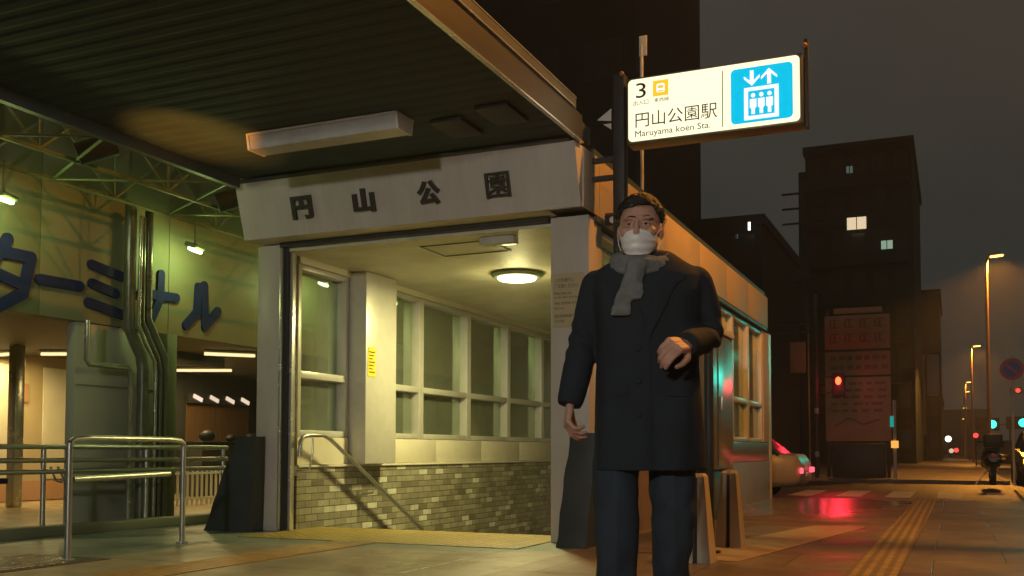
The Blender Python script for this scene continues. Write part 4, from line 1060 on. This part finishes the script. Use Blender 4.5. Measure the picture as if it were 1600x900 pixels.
building('street_building', 'narrow dark building beside the apartment block with an orange lit edge', -3.1, -.95, 95, 110, 14.5, 'bld', 5, 2, (), False)
building('shop_row', 'low dark shop row at the far end of the pavement', -2.9, -1.3, 125, 165, 7.5, 'bld2', 2, 2, (), False)
building('far_building', 'far dark building closing the end of the street', -24, 10, 330, 345, 13.0, 'bld2', 4, 9, (), False)
building('corner_building', 'dark building across the street at the right picture edge', 11, 22, 140, 165, 17.0, 'bld2', 5, 4, (), False)
t = thing('banner_sign', 'tall narrow orange lit banner on the street building', 'sign', (-2.0, 94.6, 0))
q = MB(); q.box(-2.75, -2.15, 94.6, 94.8, 2.2, 9.2, .05); q.build('panel', 'board', t)
q = MB(); q.box(-2.12, -2.0, 94.65, 94.75, 0, 9.3); q.build('post', 'term_dark', t, smooth=False)
t = thing('shop_sign', 'pale hanging shop sign above the far pavement', 'sign', (-1.6, 96, 0))
q = MB(); q.box(-2.0, -1.0, 94.0, 94.2, 5.6, 9.2, .2); q.build('panel', mat('pale_sign', (.5, .5, .5), .5), t)
q = MB(); q.tube([(-.95, 94.1, 0), (-.95, 94.1, 9.3)], .06, 10); q.build('post', 'term_dark', t)
# small lit shop lamps down the street: (x, y, z, size, material, label)
for (x, y, z, r, m, lab) in ((-1.35, 118, 8.0, .17, 'white_em', 'highest small white shop lamp down the street'), (-1.45, 112, 5.2, .3, 'winlit_g', 'upright dim white lit shop panel down the street'),
                             (-2.0, 105, 4.4, .26, 'winlit', 'pale lit shop lamp beside the orange banner'), (-1.6, 105, 2.9, .2, 'white_em', 'small white shop lamp above the far pavement'),
                             (-2.15, 105, 2.7, .16, 'winlit', 'tiny warm shop lamp low beside the orange banner'), (-.55, 130, 2.3, .36, 'white_em', 'brightest round white lamp at the street end'),
                             (-.25, 140, .9, .3, 'winlit', 'low warm white lamp at the street end'), (.35, 150, 1.0, .3, 'red_em', 'small red lamp at the street end'),
                             (1.12, 60, 1.65, .13, 'red_em', 'round red lamp left of the green signal'), (1.9, 60, 1.05, .10, 'amber_em', 'tiny amber lamp over the scooter'),
                             (2.25, 64, 1.05, .13, 'winlit', 'tiny white lamp over the scooter'), (3.3, 66, 1.0, .16, 'winlit_g', 'tiny pale lamp at the right picture edge')):
    t = thing('street_light_spot', lab, 'small lamp', (x, y, 0), 'small lamps far down the street')
    q = MB(); q.ball((x, y, z), (r, r * .6, r), 14); q.build('bulb', m, t)
    q = MB(); q.tube([(x, y + r, 0), (x, y + r, z + r)], .035, 8); q.build('stand', 'term_dark', t)

# ------------------------------------------------------------------ the man
def ell(cx, cy, z, rx, ry, n=28, p=2.4):
    out_ = []
    for k in range(n):
        a = k * 2 * math.pi / n; c, s_ = math.cos(a), math.sin(a)
        out_.append((cx + rx * math.copysign(abs(c) ** (2 / p), c), cy + ry * math.copysign(abs(s_) ** (2 / p), s_), z))
    return out_
def fbm(p, s=1.): return noise.noise(Vector(p) * s)

def hand(q, wrist, d, n, side, curl, scale=1.):
    """palm and five fingers; d = wrist to knuckles, n = direction the palm faces, side = thumb side sign"""
    d = Vector(d).normalized(); n = (Vector(n) - d * Vector(n).dot(d)).normalized(); l = d.cross(n) * side
    w = Vector(wrist); k = scale
    for j, off in enumerate((.028, .010, -.010, -.027)):
        q.chain([w + l * off * .55 * k, w + d * .045 * k + l * off * .9 * k, w + d * .088 * k + l * off * k - n * .003 * k], [.014 * k, .0145 * k, .0115 * k], 10)
    lens = ((.040, .026, .020), (.045, .029, .021), (.041, .027, .021), (.032, .021, .018))
    for j, off in enumerate((.028, .010, -.010, -.027)):
        p = w + d * .086 * k + l * off * k; pts = [p]; ang = 0; rs = [.0102 * k]
        for s_, ln in enumerate(lens[j]):
            ang += curl * (1, 1.15, .8)[s_] * (1 + .12 * j)
            dv = d * math.cos(ang) + n * math.sin(ang) + l * off * (.8 if s_ == 0 else 0)
            p = p + dv.normalized() * ln * k; pts.append(p); rs.append((.0096, .0088, .0072)[s_] * k)
        q.chain(pts, rs, 10)
    a = w + d * .022 * k + l * .022 * k + n * .006 * k
    b_ = a + (d * .6 + l * .62 + n * .35).normalized() * .042 * k
    c = b_ + (d * .85 + l * .15 + n * .45).normalized() * .032 * k
    e = c + (d * .9 - l * .12 + n * .45).normalized() * .026 * k
    q.chain([a, b_, c, e], [.0155 * k, .0125 * k, .0105 * k, .0082 * k], 10)

SHR = Vector((-.168, .01, 1.375)); ELR = Vector((-.226, .035, 1.165)); WRR = Vector((-.272, -.015, .935))
SHL = Vector((.192, .01, 1.385)); ELL_ = Vector((.238, .05, 1.178)); WRL = Vector((.152, -.165, 1.130))
HIPS = ((-.095, 0), (.105, 0))
LEG_R = [Vector((-.10, .0, .90)), Vector((-.105, -.045, .50)), Vector((-.105, .01, .09))]
LEG_L = [Vector((.11, .0, .90)), Vector((.10, .035, .50)), Vector((.10, .17, .12))]
hx, hy, hz = -.012, -.035, 1.568        # centre of the head
yawh = R(-6)
def HP(x, y, z):
    c, s_ = math.cos(yawh), math.sin(yawh)
    return Vector((hx + x * c - y * s_, hy + x * s_ + y * c, hz + z))
q = MB()
Mh = Matrix.Rotation(yawh, 4, 'Z')
q.ball(HP(0, .018, .035), (.076, .092, .082), 28, Mh)
q.ball(HP(0, -.012, -.005), (.070, .078, .085), 28, Mh)
q.ball(HP(0, -.022, -.050), (.058, .066, .062), 24, Mh)
q.ball(HP(0, -.062, -.088), (.026, .024, .020), 16, Mh)            # chin
for s_ in (-1, 1):
    q.ball(HP(s_ * .042, -.052, -.018), (.026, .026, .022), 14, Mh)   # cheekbone
    q.ball(HP(s_ * .028, -.074, .030), (.026, .016, .010), 14, Mh)    # brow
    q.ball(HP(s_ * .052, -.008, -.062), (.016, .030, .026), 14, Mh)   # jaw corner
    q.ball(HP(s_ * .078, .012, -.005), (.009, .020, .032), 14, Mh @ Matrix.Rotation(R(-12), 4, 'X') @ Matrix.Rotation(s_ * R(-14), 4, 'Z'))  # ear
q.chain([HP(0, -.084, .018), HP(0, -.097, -.010), HP(0, -.106, -.026)], [.009, .011, .0135], 12)
for s_ in (-1, 1): q.ball(HP(s_ * .011, -.095, -.029), .010, 10)
q.ball(HP(0, -.083, -.055), (.024, .012, .008), 14, Mh); q.ball(HP(0, -.081, -.066), (.021, .012, .008), 14, Mh)
q.chain([(-.008, .0, 1.40), (-.01, -.012, 1.48), HP(0, .01, -.04)], [.062, .056, .055], 18)
# torso, arms and legs under the clothes
q.rings([ell(.01, 0, .80, .135, .10), ell(.01, 0, .95, .145, .105), ell(.012, .0, 1.10, .135, .095), ell(.015, 0, 1.28, .155, .10), ell(.015, 0, 1.38, .15, .085), ell(.0, 0, 1.43, .075, .06)])
for (a, e, w) in ((SHR, ELR, WRR), (SHL, ELL_, WRL)): q.chain([a, (a + e) / 2, e, (e * .6 + w * .4), w], [.050, .044, .036, .036, .024], 14)
for lg in (LEG_R, LEG_L): q.chain([lg[0], (lg[0] + lg[1]) / 2, lg[1], lg[1] * .65 + lg[2] * .35, lg[2]], [.078, .068, .05, .05, .036], 16)
dR = (WRR - ELR).normalized(); dL = (WRL - ELL_).normalized()
hand(q, WRR + dR * .004, dR + Vector((.12, -.10, 0)), (.9, .25, .1), -1, .55, .97)
hand(q, WRL + dL * .008, dL + Vector((-.12, 0, .05)), (-.55, .25, -.75), 1, .62, 1.04)
q = evaluated(q.bm, [('REMESH', dict(mode='VOXEL', voxel_size=.0034)), ('SMOOTH', dict(factor=.5, iterations=3))])
# eye sockets and mouth corners pressed into the face
for v in q.bm.verts:
    if v.co.z > 1.5 and v.co.y < hy:
        for s_ in (-1, 1):
            c = HP(s_ * .031, -.082, .010); dx = v.co - c
            g = math.exp(-((dx.x / .017) ** 2 + (dx.z / .011) ** 2))
            v.co.y += .010 * g
body = q.build('person', 'skin', None, ang=80)
ORG = body.location.copy()
BODY_BVH = BVHTree.FromPolygons([v.co + ORG for v in body.data.vertices], [p.vertices[:] for p in body.data.polygons])
tag(body, 'man in a dark navy overcoat, grey scarf and white face mask walking towards the viewer', 'person')
for s_ in (-1, 1):
    c = HP(s_ * .031, -.0665, .008)
    e = MB().ball(c, .0125, 20, Mh).build('eye', 'eye', body)
    i = MB(); i.ball(c + Vector((-.0008, -.0103, -.0002)), (.0058, .003, .0058), 16); i.build('iris', 'iris', e)
    # lids
    for nm, z0, r_, lift in (('upper_eyelid', .0035, .0036, .0032), ('lower_eyelid', -.0055, .0028, -.0018)):
        pts = []
        for k in range(9):
            f = -1 + k / 4; x = f * .0155
            pts.append(c + Vector((x, -.0128 + .0055 * f * f, z0 + lift * (1 - f * f) - (.0012 * f * s_))))
        i = MB(); i.tube(pts, [.0012] + [r_] * 7 + [.0012], 8); i.build(nm, 'skin', body)
    pts = []
    for k in range(7):
        f = k / 6; x = s_ * (.012 + .038 * f); z = .031 + .006 * math.sin(f * 2.6) - .004 * f
        p = HP(x, 0, z); h = BODY_BVH.ray_cast(Vector((p.x, -.5, p.z)), Vector((0, 1, 0)))[0]
        pts.append((h or p) + Vector((0, -.0008, 0)))
    i = MB(); i.tube(pts, [.0012, .0024, .0028, .0028, .0024, .0018, .0008], 8); i.build('eyebrow', 'hair', body)
# hair: a cap of short hair swept to the side
q = MB(); nu, nv = 56, 26; grid = []
for j in range(nv + 1):
    row = []
    for i_ in range(nu):
        a = i_ * 2 * math.pi / nu
        ca, sa = math.cos(a), math.sin(a)               # sa < 0 is the face
        lim = R(66) + R(42) * max(0, sa) ** .7 + R(20) * abs(ca) ** 6 * (1 if sa > -.45 else .25)
        if sa < -.45: lim = R(60) + R(10) * fbm((a * 2.2, 0, 5)) - R(4) * ca
        th = lim * j / nv
        edge = min(1, (nv - j) / 5)
        n_ = fbm((ca * 3.2 + sa, sa * 9, th * 2.5), 2.2) * .006 + fbm((ca * 14, sa * 14, th * 3), 1.3) * .003
        th_ = .004 + .010 * edge * (1 - .35 * max(0, sa)) + n_ * edge * 1.3
        part = .005 * math.exp(-((ca - .35) / .3) ** 2) * (1 if sa < .2 else .3) * edge
        rx, ry, rz = .078 + th_, .098 + th_, .086 + th_ + part
        row.append(HP(rx * math.sin(th) * ca, .012 + ry * math.sin(th) * sa, .036 + rz * math.cos(th)))
    grid.append(row)
vs = [[q.bm.verts.new(p) for p in r] for r in grid[1:]]
top = q.bm.verts.new(grid[0][0])
for i_ in range(nu): q.bm.faces.new((top, vs[0][i_], vs[0][(i_ + 1) % nu]))
for a_, b_ in zip(vs, vs[1:]):
    for i_ in range(nu): q.bm.faces.new((a_[i_], b_[i_], b_[(i_ + 1) % nu], a_[(i_ + 1) % nu]))
low = [q.bm.verts.new(HP(*( ((v.co - Vector((hx, hy, hz)))).to_tuple())) * 0 + v.co + (Vector((hx, hy + .012, v.co.z)) - v.co).normalized() * .02) for v in vs[-1]]
for i_ in range(nu): q.bm.faces.new((vs[-1][i_], low[i_], low[(i_ + 1) % nu], vs[-1][(i_ + 1) % nu]))
rs_ = random.Random(11)
for k in range(1500):
    i_ = rs_.uniform(0, nu); j = rs_.uniform(0, nv - 1.5)
    i0 = int(i_) % nu; j0 = int(j)
    p = grid[j0][i0].lerp(grid[j0 + 1][(i0 + 1) % nu], rs_.random()); nn = (p - HP(0, .012, .02)).normalized()
    fwd = (Vector((.55 * rs_.uniform(.4, 1.4), -.35 + rs_.uniform(-.35, .35), 0)) + Vector((nn.x, nn.y, 0)) * .5 - Vector((0, 0, 1)) * (1.1 - nn.z)).normalized()
    fwd = (fwd - nn * fwd.dot(nn)).normalized(); ln = rs_.uniform(.014, .030); w_ = rs_.uniform(.0008, .0016); lift = rs_.uniform(.001, .005)
    sd = nn.cross(fwd) * w_
    a0 = p - nn * .003; a1 = p + fwd * ln * .5 + nn * lift; a2 = p + fwd * ln - nn * (.001 + ln * .12)
    v_ = [q.bm.verts.new(x_) for x_ in (a0 - sd, a0 + sd, a1 + sd, a1 - sd, a2)]
    q.bm.faces.new((v_[0], v_[1], v_[2], v_[3])); q.bm.faces.new((v_[3], v_[2], v_[4]))
q.build('hair', 'hair', body, ang=60)
# mask with pleats and ear loops
q = MB(); nu, nv = 26, 18; vs = []
for j in range(nv + 1):
    f = j / nv; row = []
    for i_ in range(nu + 1):
        u = -1 + 2 * i_ / nu
        ztop = -.020 + .006 * math.exp(-(u / .34) ** 2) - .005 * abs(u) ** 2
        zbot = -.108 + .026 * abs(u) ** 2.2
        z = ztop + (zbot - ztop) * f
        a = u * R(74)
        rx = .0695 - .014 * f * f
        ry = .082 - .006 * (2 * f - 1) ** 2
        bul = .017 * math.exp(-(u / .30) ** 2) * (1 - .75 * f) + .010 * math.exp(-(u / .6) ** 2) * math.sin(f * math.pi)
        pl = .0040 * math.sin(f * math.pi * 6) * (1 - abs(u) ** 3) + .0016 * fbm((u * 5, f * 5, 2))
        row.append(q.bm.verts.new(HP(rx * math.sin(a), -.012 - ry * math.cos(a) - bul - pl, z)))
    vs.append(row)
for j in range(nv):
    for i_ in range(nu): q.bm.faces.new((vs[j][i_], vs[j][i_ + 1], vs[j + 1][i_ + 1], vs[j + 1][i_]))
q = evaluated(q.bm, [('SOLIDIFY', dict(thickness=.0016, offset=0))])
mk = q.build('mask', 'mask', body, ang=70)
for s_ in (-1, 1):
    for z0, z1 in ((-.022, .012), (-.080, -.028)):
        i = MB(); i.tube([HP(s_ * .0665, -.034, z0), HP(s_ * .076, -.012, (z0 + z1) / 2), HP(s_ * .083, .010, z1)], .0013, 6); i.build('ear_loop', 'mask', mk)
# coat
q = MB()
q.rings([ell(.018, .0, .675, .202, .155), ell(.018, 0, .70, .203, .155), ell(.016, 0, .85, .196, .148), ell(.014, 0, 1.0, .188, .138), ell(.014, 0, 1.12, .185, .130), ell(.014, .0, 1.25, .196, .132),
         ell(.015, .002, 1.34, .206, .128, p=2.6), ell(.014, .004, 1.40, .206, .110, p=2.6), ell(.012, .006, 1.438, .180, .092, p=2.3), ell(.006, .006, 1.468, .125, .082), ell(-.002, .006, 1.492, .09, .075)])
q.chain([SHR, SHR * .5 + ELR * .5 + Vector((-.004, .006, 0)), ELR, ELR * .5 + WRR * .5, WRR], [.062, .063, .058, .054, .049], 20)
q.chain([SHL, SHL * .5 + ELL_ * .5 + Vector((.008, .006, 0)), ELL_, ELL_ * .5 + WRL * .5, WRL], [.062, .063, .060, .055, .050], 20)
q = evaluated(q.bm, [('REMESH', dict(mode='VOXEL', voxel_size=.0075)), ('SMOOTH', dict(factor=.6, iterations=7))])
for v in q.bm.verts: pass
q.bm.normal_update()
for v in q.bm.verts:
    p = v.co; dd = 0
    dd += .011 * fbm((p.x * 7 + 3, p.y * 7, p.z * 2.2), 1.2) + .004 * fbm((p.x * 15, p.y * 15, p.z * 6))
    if p.z < 1.0: dd += .008 * math.sin(math.atan2(p.y, p.x) * 7 + 1.3) * (1.0 - p.z) / .33
    for c, amp in ((ELR, .007), (ELL_, .008)):
        r_ = (p - c).length
        if r_ < .13: dd += amp * math.sin((p.z * .8 + p.x * .7) * 120) * (1 - r_ / .13)
    v.co += v.normal * dd
# cuffs: cut the sleeve ends flat
for w, d in ((WRR, dR), (WRL, dL)):
    for v in q.bm.verts:
        r_ = v.co - w; t_ = r_.dot(d)
        if t_ > .012 and r_.length < .09: v.co -= d * (t_ - .012 - .004 * math.tanh(t_ * 40))
for v in q.bm.verts:
    if v.co.z < .682 and abs(v.co.x) < .3: v.co.z = .682 + (v.co.z - .682) * .1
coat = q.build('coat', 'coat', body, ang=80)
CO = [v.co + ORG for v in coat.data.vertices]
COAT_BVH = BVHTree.FromPolygons(CO, [p.vertices[:] for p in coat.data.polygons])
def on_coat(x, z, off):
    h = COAT_BVH.ray_cast(Vector((x, -.6, z)), Vector((0, 1, 0)))[0]
    y = h.y if h else -.1
    return Vector((x, y - off, z))
def flap(name, rows, off, m, par, th=.004):
    """rows: list of (z, x0, x1) from top to bottom laid on the coat front"""
    q = MB(); vs = []; nx = 8
    fine = []
    for (a, b_) in zip(rows, rows[1:]):
        for k in range(6):
            f = k / 6; fine.append(tuple(a[i_] + (b_[i_] - a[i_]) * f for i_ in range(3)))
    fine.append(rows[-1])
    for (z, x0, x1) in fine:
        vs.append([q.bm.verts.new(on_coat(x0 + (x1 - x0) * k / nx, z, off)) for k in range(nx + 1)])
    for a, b_ in zip(vs, vs[1:]):
        for k in range(nx): q.bm.faces.new((a[k], a[k + 1], b_[k + 1], b_[k]))
    q = evaluated(q.bm, [('SMOOTH', dict(factor=.5, iterations=3)), ('SOLIDIFY', dict(thickness=th, offset=0))])
    return q.build(name, m, par, ang=60)
flap('lapel', [(1.445, -.088, -.070), (1.40, -.130, -.050), (1.372, -.140, -.040), (1.36, -.112, -.036), (1.25, -.055, -.004), (1.16, .006, .012)], .006, 'coat', coat)
flap('lapel', [(1.445, .066, .084), (1.40, .052, .140), (1.372, .045, .155), (1.36, .042, .122), (1.25, .020, .070), (1.16, .014, .022)], .007, 'coat', coat)
flap('front_edge', [(1.165, .010, .022), (1.0, .014, .026), (.85, .018, .030), (.69, .024, .036)], .003, 'coat', coat, .006)
for z in (1.12, 1.0, .88):
    p = on_coat(-.018, z, .004); i = MB(); i.tube([p, p + Vector((0, -.005, 0))], [.011, .009], 16); i.build('button', 'coat', coat)
for x0, x1 in ((-.155, -.05), (.085, .165)):
    flap('pocket_flap', [(.985, x0, x1), (.945, x0, x1)], .004, 'coat', coat)
# scarf: two turns round the neck and a hanging end
q = MB()
def loop(z, rx, ry, r0, tilt, ph, cy):
    pts = []; rs = []
    for k in range(31):
        a = k * 2 * math.pi / 30 + ph
        pts.append((-.006 + rx * math.cos(a), cy + ry * math.sin(a), z + tilt * math.sin(a) + .006 * math.sin(3 * a)))
        rs.append(r0 * (1 + .12 * math.sin(2 * a + 1)))
    q.tube(pts, rs, 14, caps=False)
    return pts
loop(1.484, .068, .070, .040, .010, .4, -.006)
loop(1.442, .076, .080, .045, .020, 1.2, -.012)
q.ball((-.018, -.092, 1.435), (.050, .036, .042), 16)
for ox, oz, hw_, ln_ in ((0, 0, .034, .200), (.030, .004, .028, .150)):
    rl = []
    for k in range(9):
        f = k / 8; z = 1.44 + oz - ln_ * f; x = -.030 + ox - (.050 - ox * .4) * f + .005 * math.sin(f * 6 + ox * 90); hw = hw_ * (.75 + .35 * f)
        y = on_coat(x, min(z, 1.38), 0).y - .026 + .006 * f + ox * .35
        rl.append(ell(x, y, z, hw, .013 + .004 * math.sin(f * 5 + ox * 50), 16, 2.3))
    q.rings(rl)
q = evaluated(q.bm, [('REMESH', dict(mode='VOXEL', voxel_size=.0055)), ('SMOOTH', dict(factor=.5, iterations=4))])
q.bm.normal_update()
for v in q.bm.verts:
    p = v.co; a = math.atan2(p.y, p.x)
    v.co += v.normal * (.006 * fbm((a * 1.3, p.z * 26, 1), 1.5) + .0035 * fbm((p.x * 40, p.y * 40, p.z * 60)))
sc = q.build('scarf', 'scarf', body, ang=80)
# trousers
q = MB()
q.rings([ell(.012, 0, .70, .165, .115), ell(.012, 0, .80, .165, .12), ell(.012, 0, .95, .155, .11)])
for lg in (LEG_R, LEG_L):
    q.chain([lg[0] - Vector((0, 0, .06)), (lg[0] + lg[1]) / 2, lg[1], lg[1] * .5 + lg[2] * .5, lg[2] + Vector((0, 0, -.035))], [.088, .087, .079, .075, .074], 24)
q = evaluated(q.bm, [('REMESH', dict(mode='VOXEL', voxel_size=.008)), ('SMOOTH', dict(factor=.6, iterations=5))])
q.bm.normal_update()
for v in q.bm.verts:
    p = v.co
    v.co += v.normal * (.012 * fbm((p.x * 9, p.y * 9, p.z * 3.5), 1.3) + .008 * fbm((p.x * 16, p.y * 16, p.z * 14)) + .005 * math.sin(p.z * 42 + p.x * 30) * max(0, 1 - abs(p.z - .5) / .14))
    if abs(p.y + .08) < .12 and p.y < .02: v.co.y -= .004 * math.exp(-((abs(p.x - .005) - .105) / .012) ** 2)
q.build('trousers', 'trouser', body, ang=80)
for lg, rx, dz in ((LEG_R, 0, 0), (LEG_L, R(-18), .0)):
    a = lg[2]; z0 = a.z - .09
    q = MB()
    q.rings([ell(a.x, a.y + yo, 0, 0, 0)[:1] * 0 or [(a.x + w * math.sin(t_), a.y + yo, z0 + h * (1 - math.cos(t_)) / 2) for t_ in [k * 2 * math.pi / 16 for k in range(16)]]
             for (yo, w, h) in ((.085, .012, .03), (.07, .034, .075), (.03, .038, .10), (-.03, .040, .095), (-.09, .044, .068), (-.14, .044, .052), (-.175, .030, .042), (-.19, .010, .025))])
    q.build('shoe', 'shoe', body, ang=60)
# stand him on the pavement, turned a little to the camera
body.location = ORG
Tm = Matrix.Translation((-1.05, 3.6, 0)) @ Matrix.Rotation(R(16), 4, 'Z')
body.matrix_world = Tm @ Matrix.Translation(ORG)

# ------------------------------------------------------------------ thin haze added for lamp glow and lifted dark tones
m = bpy.data.materials.new('night_haze'); m.use_nodes = True
n = m.node_tree; n.nodes.clear()
o_ = n.nodes.new('ShaderNodeOutputMaterial'); pv = n.nodes.new('ShaderNodeVolumePrincipled')
pv.inputs['Color'].default_value = (.92, .93, .92, 1); pv.inputs['Density'].default_value = HAZE; pv.inputs['Anisotropy'].default_value = .55
n.links.new(pv.outputs[0], o_.inputs['Volume'])
b = MB(); b.box(-40, 30, -14, 350, -5.2, 37)
hz_ = b.build('haze', m, smooth=False); hz_['kind'] = 'stuff'
